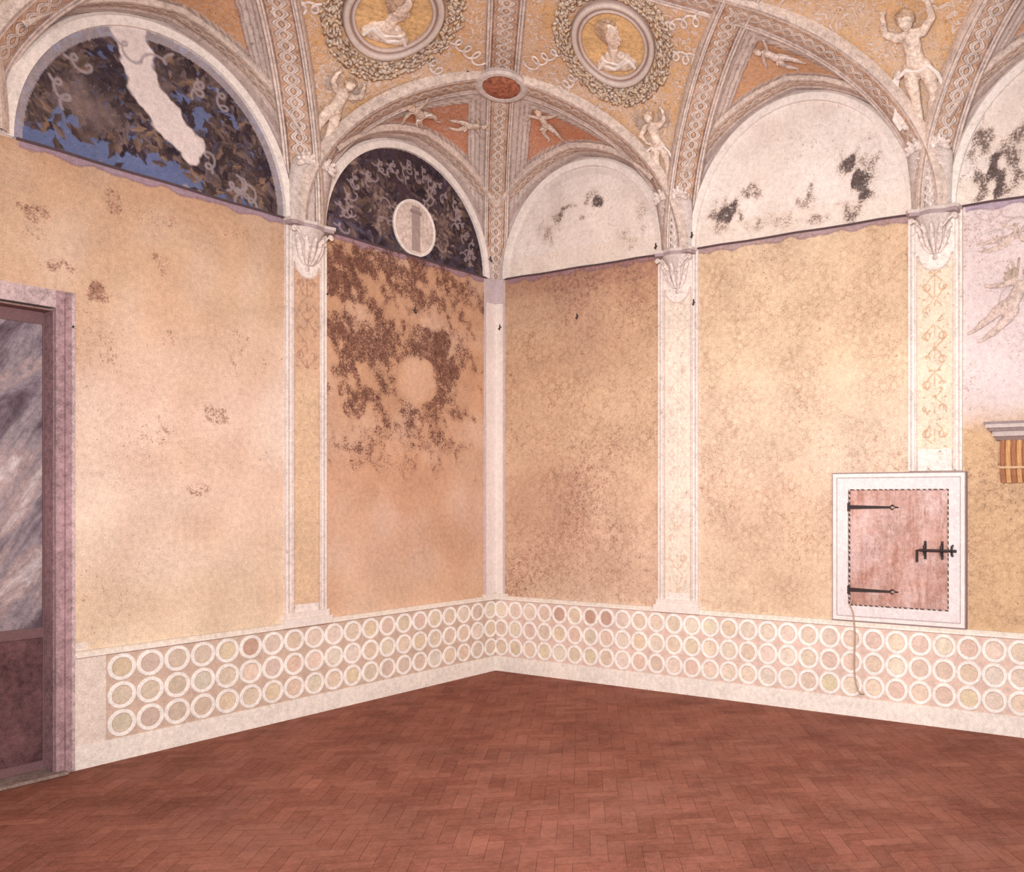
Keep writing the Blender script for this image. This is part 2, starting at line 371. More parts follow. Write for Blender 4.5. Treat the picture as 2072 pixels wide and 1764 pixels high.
    pm=(Z<ZS)&(S<2.45)&(S>.2); col[pm,3]=A[pm]; put(dm,pm*1.0,C(114,76,66))
    put(col,pm*(1-sst(disc,.12,.34))*.6,C(226,188,160))
    put(col,pm*(np.clip(A-.2,0,1)*.7),C(176,126,102))
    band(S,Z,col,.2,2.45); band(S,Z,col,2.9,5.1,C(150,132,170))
    put(col,(((S-4.62)>0)&(Z<1.0))*1.0,C(238,224,212))
    return col,dm
def paint_right(S,Z):
    n=len(S); col=np.zeros((n,4)); dm=np.zeros((n,4)); dm[:,:3]=C(70,50,50)
    g1=grad(Z,[(.9,(236,204,176)),(1.6,(232,198,172)),(3.0,(230,196,164)),(4.2,(220,184,150)),(4.8,(192,150,124))])
    g2=grad(Z,[(.9,(236,208,178)),(2.4,(240,214,190)),(3.6,(238,212,182)),(4.8,(230,200,166))])
    w=sst(S,2.6,2.8)[:,None]; col[:,:3]=g1*(1-w)+g2*w
    ln=lown(S,Z,1.7,15); put(col,np.clip(ln,0,1)*.2*(Z<ZS),C(242,224,208)); put(col,np.clip(-ln,0,1)*.25*(Z<ZS),C(212,170,136))
    pm=Z<ZS
    d1=damask(S,Z,.20,.175,5); d2=damask(S,Z,.135,.12,7,.0065)
    wear=np.clip(.78+.40*lown(S,Z,4,44),.3,1.15)
    amt=np.where(S<2.7,.22+d1*.70,.18+d2*.52)*wear*np.interp(Z,[.9,1.3,4.8],[.6,1,1])
    dm[pm,3]=np.clip(amt,0,.88)[pm]
    q=pm&(S<2.45); A=.42+.06*lown(S,Z,3,6)+.06*(Z>4.6); col[q,3]=A[q]; put(dm,q*1.0,C(168,124,108))
    st=np.clip(lown(S,Z,2.2,91),0,1)*.40*(S<2.45)*pm; put(col,st,C(188,142,118))
    q=pm&(S>2.9); A=.40+.05*lown(S,Z,3,61); col[q,3]=A[q]; put(dm,q*1.0,C(198,156,126))
    common(S,Z,col,BR,PR)
    lun=[(1,[(1210,410,17,17,.62),(1150,418,32,13,.54),(1130,438,18,18,.53),(1100,478,30,30,.49),(1190,395,30,16,.50),(1300,440,16,66,.49),(1180,440,14,14,.5),(1270,480,40,24,.45)]),
         (2,[(1475,432,36,38,.63),(1520,390,34,20,.53),(1705,335,30,34,.63),(1740,380,30,42,.63),(1718,425,40,32,.55),(1640,405,24,42,.52),(1560,450,80,18,.48),(1770,330,28,40,.51),(1660,440,50,18,.50),(1750,350,46,70,.49),(1460,460,44,16,.5)]),
         (3,[(2020,352,44,46,.67),(2000,280,50,40,.55),(2060,270,42,42,.55),(1985,380,32,56,.55),(2050,330,42,72,.55)])]
    for k,bl in lun:
        b=BR[k-1]; e=inlun(S,Z,b); m=(Z>ZS)&(e<1)
        put(col,m*1.0,C(246,234,226)); put(col,(m*np.clip(lown(S,Z,3,30+k),0,1))*.4,C(230,210,198)); put(col,(m*np.clip(lown(S,Z,9,40+k),0,1))*.28,C(218,196,184))
        put(col,(m&(Z<ZS+.25))*.25,C(234,208,184))
        if k==1: put(col,(m&(e>.86))*.3,C(212,198,192))
        A=blobs(S,Z,bl,sr,zr); put(col,m*np.clip(A-.25,0,1)*.8,C(196,170,154)); A=np.maximum(A,.35+.06*lown(S,Z,4,k)); col[m,3]=A[m]; dm[m,:3]=C(78,62,62)
        put(dm,(m*(1-sst(A,.44,.6)))*1.0,C(166,140,126))
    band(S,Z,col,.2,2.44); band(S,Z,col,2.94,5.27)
    q=(S>5.78)&(Z<ZS); h=sst(Z+.10*lown(S,Z,5,5),2.7,3.1)
    d3=damask(S,Z,.15,.135,17)
    put(col,q*1.0,C(222,188,150)); dm[q,3]=(.18+.42*d3)[q]*(1-h[q]); put(dm,q*1.0,C(178,140,114)); col[q,3]=.42
    put(col,q*h,C(230,212,210)); put(dm,q*h,C(194,170,164)); col[q,3]=(.42-.03*h+.07*lown(S,Z,5,77))[q]
    for x,y,th in [(2000,470,.3),(2050,440,3.0),(2010,650,1.2)]:
        ribbon(S,Z,col,q,sr(x),zr(x,y),th,.3,C(172,150,146),.010,1.3,.05,.5)
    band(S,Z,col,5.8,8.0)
    return col,dm
DOOR=(4.86,6.34,0,3.62)
us=np.unique(np.round(np.concatenate([np.arange(0,5.45,.0085),[4.86,6.34],np.arange(5.5,8.3,.2)]),4))
zz=np.unique(np.round(np.concatenate([[0,.4,.8],np.arange(.86,6.3,.0085),[3.62,6.9]]),4))
wl=wallgrid('wall_left',us,zz,FL,paint_left,DOOR,[(-.3,4.86,0,6.9),(6.34,8.3,0,6.9),(4.86,6.34,3.62,6.9)])
us=np.unique(np.round(np.concatenate([np.arange(0,6.6,.0085),np.arange(6.6,8.4,.2)]),4))
wr=wallgrid('wall_right',us,zz,FR,paint_right,None,[(0,8.4,0,6.9)])
# ---------------------------------------------------------------- floor : narrow bricks in worn diagonal runs
mb=MB(); mb.box((-.0,-10.5,-.2),(9.6,.0,-.006),C(104,66,54))
W=.105; g=.0010
pal=[(146,92,76),(144,90,75),(149,95,79),(141,88,73),(152,98,82),(139,86,71)]
def clip(poly):
    for ax,val,sg in ((0,0,1),(0,9.6,-1),(1,-10.5,1),(1,0,-1)):
        out=[]
        for i in range(len(poly)):
            p,q=poly[i],poly[(i+1)%len(poly)]; dp=(p[ax]-val)*sg; dq=(q[ax]-val)*sg
            if dp>=0: out.append(p)
            if (dp>=0)!=(dq>=0): t=dp/(dp-dq); out.append((p[0]+(q[0]-p[0])*t,p[1]+(q[1]-p[1])*t))
        poly=out
        if len(poly)<3: return []
    return poly
an=math.radians(-52); ca,sa=math.cos(an),math.sin(an)
def tile(x0,y0,x1,y1):
    cx,cy=(x0+x1)/2,(y0+y1)/2; X=cx*ca-cy*sa+4.8; Y=cx*sa+cy*ca-5.2
    if X<-.8 or X>10.4 or Y>.8 or Y<-11.3: return
    c=C(*random.choice(pal))*random.uniform(.975,1.025)
    if random.random()<.06: c=c*random.choice((.88,1.09))
    P=clip([(x*ca-y*sa+4.8,x*sa+y*ca-5.2) for x,y in ((x0+g,y0+g),(x1-g,y0+g),(x1-g,y1-g),(x0+g,y1-g))])
    if P: mb.add([(x,y,0) for x,y in P],[tuple(range(len(P)))],c)
NN=76; TL=3
for i in range(-NN,NN):
    for j in range(-NN,NN):
        k=(i-j)%(2*TL)
        if k==0: tile(i*W,j*W,(i+TL)*W,(j+1)*W)
        elif k==2*TL-1: tile(i*W,j*W,(i+1)*W,(j+TL)*W)
mb.make('floor',M_floor,kind='structure')
# ---------------------------------------------------------------- vault
def prof(r):
    r=np.clip(r,0,1); return np.sqrt(np.maximum(0,1-(1-r*(1-CM))**2))/SM
def web_pt(b,a,v):
    c,hw,R0,_=b; y=v*DEP*(1-abs(a)); z=ZS+float(prof(1-abs(a)))*(R0+(R1-R0)*v); return (c+a*hw,y,z)
def gridmesh(name,P,nu,nv,colf,mat,fr):
    V=[];A=[]
    for j in range(nv+1):
        for i in range(nu+1):
            u,v=i/nu,j/nv; V.append(fr(P(u,v))); A.append((u,v))
    A=np.array(A); f=[(j*(nu+1)+i,j*(nu+1)+i+1,(j+1)*(nu+1)+i+1,(j+1)*(nu+1)+i) for j in range(nv) for i in range(nu)]
    col,dm=colf(A[:,0],A[:,1]); return mk(name,V,f,mat,cols=col,dmg=dm,smooth=True,kind='structure')
def mkweb(fieldc):
    def webcol(u,v):
        a=np.sin((u-.5)*math.pi); n=len(u); col=np.zeros((n,4)); dm=np.zeros((n,4)); dm[:,:3]=C(172,144,130)
        put(col,np.ones(n),C(210,192,184)); y=v*DEP*(1-np.abs(a)); x=np.abs(a)*1.34
        er=(DEP-x-y)/1.414
        for lo,hi in [(.20,.215),(.25,.262),(.30,.31)]: put(col,((er>lo)&(er<hi))*.7,C(150,126,122))
        put(col,((er>.262)&(er<.30))*.5,C(230,214,204))
        fld=(er>.33)&(y>.31); put(col,fld*1.0,C(*fieldc)); put(col,((y>.27)&(y<.29)&(er>.2))*.8,C(150,126,120))
        put(col,((er>.33)&(er<.345)&(y>.31))*.8,C(138,102,90)); dm[fld,3]=.3
        put(col,(y<.06)*.7,C(188,166,160)); col[:,3]=.41
        return col,dm
    return webcol
def lozcol(u,v):
    n=len(u); col=np.zeros((n,4)); dm=np.zeros((n,4)); dm[:,:3]=C(200,156,120)
    put(col,np.ones(n),C(226,178,124)); put(col,np.clip(lown(u*3,v*4,3,12),0,1)*.5,C(226,202,176)); col[:,3]=.42; dm[:,3]=1.0
    return col,dm
def loz_c(L):
    return np.interp(L,ARC,AY),np.interp(L,ARC,AZ)
ph=np.linspace(0,PM,200); ay=DEP*(1-np.cos(ph))/(1-CM); az=ZS+R1*np.sin(ph)/SM
tt=np.linspace(0,1,60)[1:]; ay=np.concatenate([ay,DEP+DEP*tt]); az=np.concatenate([az,ZS+R1+.30*tt-.05*tt**2])
ARC=np.concatenate([[0],np.cumsum(np.hypot(np.diff(ay),np.diff(az)))]); AY,AZ=ay,az
LT=ARC[199]
for side,fr,bays,pil in (('l',FL,BL,PL),('r',FR,BR,PR)):
    for bi_,b in enumerate(bays):
        gridmesh('ceiling',lambda u,v,b=b: web_pt(b,math.sin((u-.5)*math.pi),v),120,50,mkweb((200,130,94) if bi_==0 else (214,160,116)),FV,fr)
    for k in (1,2):
        p=pil[k]; hl=bays[k-1][1]; hr=bays[k][1]
        def P(u,v):
            a=2*u-1; L=v*ARC[-1]; y,z=loz_c(L); y=float(y); w=(y/DEP if y<=DEP else 2-y/DEP); return (p+a*(hl if a<0 else hr)*w,y,float(z))
        gridmesh('ceiling',P,60,120,lozcol,FV,fr)
    for k in ((1,) if side=='l' else (1,2)):
        c,hw=bays[k][0],bays[k][1]
        def P(u,v):
            t=v; return (c+(2*u-1)*hw*t,DEP+DEP*t,ZS+R1+.30*t-.05*t*t)
        gridmesh('ceiling',P,30,20,lozcol,FV,fr)
mb=MB(); mb.box((2.68,-8.3,6.735),(8.3,-2.68,6.9),(.5,.35,.2)); mb.box((0,-8.3,6.9),(8.4,-0,6.95),(.5,.4,.3))
mk('ceiling',mb.v,mb.f,FV,cols=mb.c,dmg=[(.6,.4,.2,.8)]*len(mb.v),kind='structure')
tn=[0]
def trim():
    tn[0]+=1; return 'trim_%d'%tn[0]
REF=Vector((3.6,-3.6,3.5))
def rib(pts,hw,sidev=None,th=.05,mat=None,x0=0):
    pts=[Vector(p) for p in pts]; prof_=[(-1,0),(-.96,.6),(-.86,1),(-.76,1),(-.72,.75),(-.64,.75),(-.58,.45),(-.54,.6),(0,.75),(.54,.6),(.58,.45),(.64,.75),(.72,.75),(.76,1),(.86,1),(.96,.6),(1,0),(1,-1.2),(-1,-1.2)]
    V=[];U=[];fs=[];x=x0;K=len(prof_)
    for i,p in enumerate(pts):
        t=(pts[min(i+1,len(pts)-1)]-pts[max(i-1,0)]).normalized()
        if sidev is None: sd=Vector((t.y,-t.x,0)).normalized()
        else: sd=Vector(sidev)
        n=t.cross(sd).normalized()
        if n.dot(REF-p)<0: n=-n
        if i: x+=(p-pts[i-1]).length
        for a,h in prof_: V.append(tuple(p+sd*(a*hw)+n*(h*th))); U.append((x,a))
    for i in range(len(pts)-1):
        for k in range(K): fs.append((i*K+k,i*K+(k+1)%K,(i+1)*K+(k+1)%K,(i+1)*K+k))
    return mk(trim(),V,fs,mat or M_braid,uv=U,kind='structure')
def groin(p,sgn,hw,fr,y0=0):
    out=[]
    for i in range(41):
        f=PM*i/40; r=(1-math.cos(f))/(1-CM); out.append(fr((p+sgn*hw*r,DEP*r,ZS+R1*math.sin(f)/SM)))
    return out
rib(groin(0,1,1.34,FR),.16)
for fr,bays,pil in ((FL,BL,PL),(FR,BR,PR)):
    for k in (1,2):
        rib(groin(pil[k],-1,bays[k-1][1],fr),.18); rib(groin(pil[k],1,bays[k][1],fr),.18)
        up=[(t,ZS+R1+.30*t-.05*t*t) for t in np.linspace(0,1,20)]
        if not (k==1): rib([fr((pil[k]-bays[k-1][1]*(1-t),DEP+DEP*t,z)) for t,z in up],.18)
        rib([fr((pil[k]+bays[k][1]*(1-t),DEP+DEP*t,z)) for t,z in up],.18)
    for b in bays:
        rib([fr((lambda q:(q[0],.16,q[2]+.0))(web_pt(b,math.sin(t),.16/(DEP*max(.13,1-abs(math.sin(t))))))) for t in np.linspace(-1.03,1.03,60)],.10,sidev=(1,0,0) if fr is FL else (0,1,0),th=.03)
        c,hw,R0,bi=b; V=[];f=[]; m=64
        for i in range(m+1):
            a=math.pi*i/m
            for rr,o in ((0,0),(0,.035),(.07,.045),(.10,.02),(.10,0)):
                V.append(fr((c+(hw-.22+rr)*math.cos(a),o,ZS+(bi+rr)*math.sin(a))))
        for i in range(m):
            for k in range(4): f.append((i*5+k,i*5+k+1,(i+1)*5+k+1,(i+1)*5+k))
        mk(trim(),V,f,M_white,kind='structure')
up=[(t,ZS+R1+.30*t-.05*t*t) for t in np.linspace(0,1,20)]
rib([(DEP+DEP*t,-DEP-DEP*t,z) for t,z in up],.19)
# ---------------------------------------------------------------- curtain rails under lunettes
for fr,segs in ((FL,[(.18,2.45),(2.9,5.12)]),(FR,[(.18,2.44),(2.94,5.28),(5.78,7.9)])):
    for a,b in segs:
        mb=MB(); mb.tube([(a+(b-a)*i/8,.03,ZS+.004*math.sin(i*2)) for i in range(9)],.011,C(96,78,82),6,fr); mb.make(trim(),M_attr,kind='structure')
# ---------------------------------------------------------------- pilasters
def pilaster(fr,s0,s1,zb,style):
    w=(s1-s0)/2; c=(s0+s1)/2; us=np.linspace(s0,s1,int((s1-s0)/.008)); zs=np.arange(zb,ZS-.005,.008)
    S,Z=np.meshgrid(us,zs); n,m=S.shape; S=S.ravel();Z=Z.ravel(); x=S-c; ax=np.abs(x)
    col=np.zeros((len(S),4)); dm=np.zeros((len(S),4)); dm[:,:3]=C(212,188,170)
    put(col,np.ones(len(S)),C(246,234,226)); iw=w-.085
    for q in (w-.03,w-.065): put(col,(np.abs(ax-q)<.006)*.6,C(184,160,156))
    top=ZS-.40
    rim=np.hypot(ax,Z-top)
    inn=(ax<iw)&(Z<top)&(Z>zb+.2)&(rim>iw*.98)
    put(col,inn*1.0,C(226,192,160) if style==0 else C(240,224,206))
    put(col,((np.abs(ax-iw)<.007)&(Z<top))*.7,C(194,162,144))
    put(col,((Z<top+.1)&(Z<top)&(np.abs(rim-iw*.94)<.010))*.6,C(198,172,162))
    T=.46; zt=(Z-zb)%T/T
    stem=ax<.006
    c1=np.abs(ax-.085*np.abs(np.sin(math.pi*zt*2)))<.008
    c2=np.abs(np.hypot(ax-.075,(zt-.27)*T)-.034)<.008
    c3=np.abs(np.hypot(ax-.075,(zt-.75)*T)-.034)<.008
    c4=np.hypot(ax,(zt-.5)*T)<.024
    c6=np.hypot(ax-.10,(zt-.5)*T*1.8)<.018; c7=np.hypot(ax-.045,(zt-.05)*T*1.6)<.018
    brk=lown(S,Z,26,5)>-.25
    orn=(stem|c1|c2|c3|c4|c6|c7)&inn&brk
    if style==0: orn=orn&(Z>zl(616,745)); put(col,inn*sst(Z,zl(616,790),zl(616,720))*.55,C(202,158,132)); put(col,orn*.6,C(168,122,106))
    elif style==1: put(col,orn*.6,C(216,172,142)); put(col,inn*.35*(Z>1.9),C(244,232,222))
    else: put(col,inn*.8,C(238,220,196)); put(col,orn*.8,C(204,164,130))
    col[:,3]=.39
    V=[fr((s,.035,z)) for s,z in zip(S.tolist(),Z.tolist())]
    f=[(j*m+i,j*m+i+1,(j+1)*m+i+1,(j+1)*m+i) for j in range(n-1) for i in range(m-1)]
    mb=MB(); mb.box((s0,-.002,zb),(s1,.034,ZS-.01),(.7,.6,.58),fr); k=len(V); V+=mb.v; f+=[[i+k for i in q] for q in mb.f]
    e=np.zeros((8,4)); e[:,:3]=C(234,220,214)
    mk(trim(),V,f,FW,cols=np.vstack([col,e]),dmg=np.vstack([dm,e*0]),kind='structure')
pilaster(FL,2.45,2.90,.90,0); pilaster(FR,2.434,2.944,.90,1); pilaster(FR,5.27,5.78,2.40,2)
for fr,a,b in ((FL,2.42,2.93),(FR,2.41,2.97)):
    mb=MB(); mb.box((a-.01,0,.89),(b+.01,.075,.97),C(246,234,226),fr); mb.box((a+.01,0,.97),(b-.01,.055,1.03),C(242,228,220),fr); mb.make(trim(),M_attr,kind='structure')
mb=MB()
mb.box((0,0,.89),(.175,.02,ZS),C(240,226,220),FL); mb.box((0,0,.89),(.13,.02,ZS),C(246,234,226),FR)
mb.box((.13,0,.89),(.16,.012,ZS),C(214,196,192),FR); mb.box((.175,0,.89),(.205,.012,ZS),C(214,196,192),FL)
mb.box((0,0,4.55),(.19,.035,4.84),C(210,192,194),FL);mb.box((0,0,4.55),(.15,.035,4.84),C(216,198,200),FR)
mb.box((0,0,.89),(.23,.045,.96),C(244,232,222),FL);mb.box((0,0,.89),(.20,.045,.96),C(244,232,222),FR)
mb.make(trim(),M_attr,kind='structure')
# ---------------------------------------------------------------- dado
def dado(name,fr,s_end,full,bg,seed,P,ncol):
    r=random.Random(seed); mb=MB()
    mb.box((0,0,0),(full,.03,.185),C(248,238,228),fr); mb.box((0,0,.185),(s_end,.022,.885),C(*bg),fr)
    mb.box((0,0,.885),(full,.05,.905),C(248,238,228),fr); mb.box((0,0,.905),(full,.035,.935),C(238,224,210),fr)
    if s_end<full: mb.box((s_end,0,.185),(full,.024,.885),C(238,222,210),fr)
    for i in range(ncol):
        for j in range(3):
            cx=P*.5+i*P; cz=.303+j*.229; R=P*.5-.0005+r.uniform(-.001,.0005); r2=R-.034
            if cx+R>full: continue
            base=r.choice([(234,210,190),(238,218,198),(230,206,188),(240,222,204),(236,216,188)])
            if fr is FL and i>15: base=tuple(q*.94 for q in base)
            base=tuple(q*r.uniform(.97,1.01) for q in base)
            if r.random()<.06: base=r.choice([(210,174,156),(206,168,150),(224,198,162)])
            K=28
            V=[];f=[]
            for k in range(K):
                a=2*math.pi*k/K; ca,sa=math.cos(a),math.sin(a)
                V+=[fr((cx+R*ca,.0225,cz+R*sa)),fr((cx+(R-.004)*ca,.030,cz+(R-.004)*sa)),fr((cx+(r2+.004)*ca,.030,cz+(r2+.004)*sa)),fr((cx+r2*ca,.0235,cz+r2*sa))]
            for k in range(K):
                q=(k+1)%K
                for e in range(3): f.append((k*4+e,k*4+e+1,q*4+e+1,q*4+e))
            mb.add(V,f,C(254,247,240))
            V=[fr((cx+r2*math.cos(2*math.pi*k/K),.0236,cz+r2*math.sin(2*math.pi*k/K))) for k in range(K)]
            mb.add(V,[tuple(range(K))],C(*base))
            V=[fr((cx+(r2+.001)*math.cos(2*math.pi*k/K),.0240,cz+(r2+.001)*math.sin(2*math.pi*k/K))) for k in range(K)]+[fr((cx+(r2-.004)*math.cos(2*math.pi*k/K),.0240,cz+(r2-.004)*math.sin(2*math.pi*k/K))) for k in range(K)]
            mb.add(V,[(k,(k+1)%K,K+(k+1)%K,K+k) for k in range(K)],C(208,176,158))
    return mb.make(name,M_dado,kind='structure')
M_dado=attrmat('worn_dado_paint',(.2,.4,.35))
dado('baseboard_left',FL,4.50,4.728,(214,188,170),1,.2245,20); dado('baseboard_right',FR,8.2,8.2,(230,202,188),2,.229,35)
# ---------------------------------------------------------------- doorway
RD=-.13
mb=MB(); pk=C(180,146,150)
mb.box((4.728,0,0),(4.86,.03,3.755),C(176,144,148),FL); mb.box((4.730,.03,0),(4.752,.036,3.745),C(204,180,180),FL)
mb.box((4.795,.03,0),(4.802,.033,3.70),C(150,116,122),FL)
mb.box((6.34,0,0),(6.46,.03,3.62),pk,FL)
mb.box((4.86,0,3.62),(6.46,.0295,3.7545),C(196,172,172),FL)
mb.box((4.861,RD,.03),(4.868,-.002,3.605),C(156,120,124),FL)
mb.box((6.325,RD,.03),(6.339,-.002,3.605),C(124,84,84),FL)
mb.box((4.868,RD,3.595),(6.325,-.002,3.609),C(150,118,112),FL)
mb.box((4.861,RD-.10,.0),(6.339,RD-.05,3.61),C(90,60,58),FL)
mb.box((4.80,RD,0.004),(6.40,.10,.028),C(150,130,122),FL)
fo=mb.make(trim(),attrmat('worn_door_surround',(.7,.9,.5)),kind='structure')
def marble():
    g=G('veined_pane'); tc=g.new('ShaderNodeTexCoord').outputs['Object']
    mp=g.new('ShaderNodeMapping'); mp.vector_type='TEXTURE'; mp.inputs['Rotation'].default_value=(math.radians(-36),0,0); mp.inputs['Scale'].default_value=(1,.36,1.7); g.l.new(tc,mp.inputs[0])
    n=g.noise(1.6,9,.64,.5,mp.outputs[0]); r=g.new('ShaderNodeValToRGB'); g.l.new(n,r.inputs[0])
    e=r.color_ramp.elements; e[0].position=.36; e[0].color=v4(C(96,80,88)); e[1].position=.64; e[1].color=v4(C(208,194,194))
    for p,c in ((.43,(126,110,118)),(.49,(156,142,148)),(.56,(178,154,152))):
        x=e.new(p); x.color=v4(C(*c))
    return g.done(g.scale(r.outputs[0],g.mottle(tc,.6,.6,.4)),.6,.2)
M_marble=marble()
dorg=FL((5.6,RD,.04)); door=empty('door_1',dorg,kind='structure')
mb=MB(); br=C(128,96,98)
S0,S1=4.869,6.324; o0,o1=RD-.04,RD
mb.box((S0,o0,.04),(S0+.010,o1,3.59),br,FL); mb.box((S1-.09,o0,.04),(S1,o1,3.59),br,FL)
mb.box((5.235,o0,1.14),(5.255,o1,3.50),C(70,50,52),FL)
for a,b in ((.03,.10),(1.06,1.14),(3.50,3.594)): mb.box((S0+.010,o0,a),(S1-.09,o1+.002,b),br,FL)
mb.make('door_frame',M_attr,parent=door,origin=dorg)
mb=MB(); mb.box((S0+.010,o0,.10),(S1-.09,o1-.01,1.06),C(100,66,70),FL)
mb.make('lower_panel',M_plum,parent=door,origin=dorg)
for a,b in ((S0+.010,5.235),(5.255,S1-.09)):
    mb=MB(); mb.box((a,o0,1.14),(b,o1-.012,3.50),(.3,.3,.3),FL); mb.make('pane',M_marble,parent=door,origin=dorg)
# ---------------------------------------------------------------- wall hatch
s0,s1,z0,z1=4.505,5.822,.935,2.392; a0,a1,b0,b1=4.69,5.655,1.10,2.222
ho=FR(((s0+s1)/2,0,z0)); hatch=empty('wall_hatch',ho,label='small wooden wall hatch in white painted frame above the dado',category='cupboard door')
mb=MB(); wc=C(244,232,228); w2=C(196,180,180)
def frm(mb,s0,s1,z0,z1,t,o0,o1,c):
    mb.box((s0,o0,z0),(s0+t,o1,z1),c,FR);mb.box((s1-t,o0,z0),(s1,o1,z1),c,FR);mb.box((s0+t,o0,z0),(s1-t,o1,z0+t),c,FR);mb.box((s0+t,o0,z1-t),(s1-t,o1,z1),c,FR)
frm(mb,s0,s1,z0,z1,.012,.0,.05,C(156,134,134)); frm(mb,s0+.012,s1-.012,z0+.012,z1-.012,.035,0,.062,wc)
frm(mb,s0+.047,s1-.047,z0+.047,z1-.047,.01,0,.05,w2); frm(mb,s0+.057,s1-.057,z0+.057,z1-.057,.11,0,.056,C(238,226,226))
mb.make('frame',M_attr,parent=hatch,origin=ho,label='white painted moulded frame')
def wood():
    g=G('rosy_wood'); tc=g.new('ShaderNodeTexCoord').outputs['Object']
    mp=g.new('ShaderNodeMapping'); mp.inputs['Scale'].default_value=(4,1,.6); g.l.new(tc,mp.inputs[0])
    n=g.noise(3.2,8,.72,.3,mp.outputs[0]); r=g.new('ShaderNodeValToRGB'); g.l.new(n,r.inputs[0])
    e=r.color_ramp.elements; e[0].position=.30; e[0].color=v4(C(164,114,100)); e[1].position=.74; e[1].color=v4(C(220,190,180))
    x=e.new(.48); x.color=v4(C(194,148,134))
    n2=g.noise(2.2,7,.7,.3,tc); c=g.mix(g.m('MULTIPLY',g.step(n2,.46,.62),.7),r.outputs[0],v4(C(224,196,192)))
    n3=g.noise(9,7,.8,.3,mp.outputs[0]); c=g.mix(g.m('MULTIPLY',g.step(n3,.55,.62),.5),c,v4(C(150,102,86)))
    c=g.scale(c,g.mottle(tc,.5,.6,.4))
    g.bump(n,.3); return g.done(c,.6,.25)
M_wood=wood()
mb=MB(); w=(a1-a0)
mb.box((a0,.0,b0),(a1,.046,b1),(.5,.3,.3),FR)
mb.make('shutter',M_wood,parent=hatch,origin=ho,label='worn rosy-brown wooden shutter')
g_=G('tack_edging'); tc=g_.new('ShaderNodeTexCoord').outputs['Object']; sx=g_.new('ShaderNodeSeparateXYZ'); g_.l.new(tc,sx.inputs[0])
sn=g_.m('SINE',g_.m('MULTIPLY',g_.m('ADD',g_.m('ADD',sx.outputs[0],sx.outputs[2]),g_.m('MULTIPLY',g_.noise(8,2,.5,0,tc),.09)),2*math.pi/.055))
M_tack=g_.done(g_.mix(g_.step(sn,-.5,-.1),v4(C(216,196,188)),v4(C(92,72,64))))
mb=MB(); frm(mb,a0-.008,a1+.008,b0-.008,b1+.008,.010,0,.060,(.5,.4,.4))
mb.make('tack_edging',M_tack,parent=hatch,origin=ho,label='dashed dark tack edging around the shutter')
for zc in (2.055,1.245):
    mb=MB(); sx=a0-.01
    V=[FR(p) for p in [(sx,.046,zc-.02),(sx,.056,zc-.02),(sx,.056,zc+.02),(sx,.046,zc+.02),(sx+.42,.046,zc-.010),(sx+.42,.056,zc-.010),(sx+.42,.056,zc+.010),(sx+.42,.046,zc+.010)]]
    mb.add(V,[(0,1,2,3),(7,6,5,4),(0,4,5,1),(1,5,6,2),(2,6,7,3),(3,7,4,0)],C(60,46,46))
    mb.tube([(sx+.41,.052,zc),(sx+.44,.052,zc+.022),(sx+.475,.052,zc),(sx+.44,.052,zc-.022),(sx+.41,.052,zc)],.008,C(60,46,46),6,FR)
    mb.tube([(sx+.47,.052,zc),(sx+.50,.052,zc)],.007,C(60,46,46),6,FR)
    mb.tube([(sx,.058,zc-.04),(sx,.058,zc+.04)],.014,C(54,42,42),8,FR)
    for q in (.06,.17,.28): mb.tube([(sx+q,.05,zc),(sx+q,.062,zc)],.008,C(50,40,40),8,FR)
    mb.make('hinge',M_iron,parent=hatch,origin=ho,label='black iron strap hinge')
bo=empty('bolt',ho,parent=hatch,label='black iron sliding bolt')
zc=1.655; mb=MB(); mb.tube([(5.37,.085,zc-.11),(5.37,.085,zc),(5.40,.085,zc),(5.74,.085,zc)],.013,C(55,42,42),8,FR); mb.make('bar',M_iron,parent=bo,origin=ho)
for q in (5.44,5.60,5.70):
    mb=MB(); mb.tube([(q,.05,zc-.05),(q,.09,zc-.04),(q,.105,zc),(q,.09,zc+.04),(q,.05,zc+.05)],.011,C(55,42,42),6,FR)
    mb.box((q-.012,.044,zc-.085),(q+.012,.054,zc+.085),C(55,42,42),FR); mb.make('staple',M_iron,parent=bo,origin=ho)
# cord
mb=MB(); pts=[(4.725,.075,1.16),(4.705,.09,1.10),(4.735,.078,1.02),(4.74,.075,.95)]
pts+= [(4.742+.004*math.sin(i*.9),.068-.002*i*.5,.9-.07*i) for i in range(8)]+[(4.755,.06,.33),(4.775,.06,.27),(4.80,.06,.24),(4.835,.05,.235)]
mb.tube(pts,.0075,C(226,200,172),8,FR); mb.make('hanging_cord',M_cord,origin=FR((4.74,.06,.24)),label='thin tan cord hanging from the hatch over the dado',category='cord')
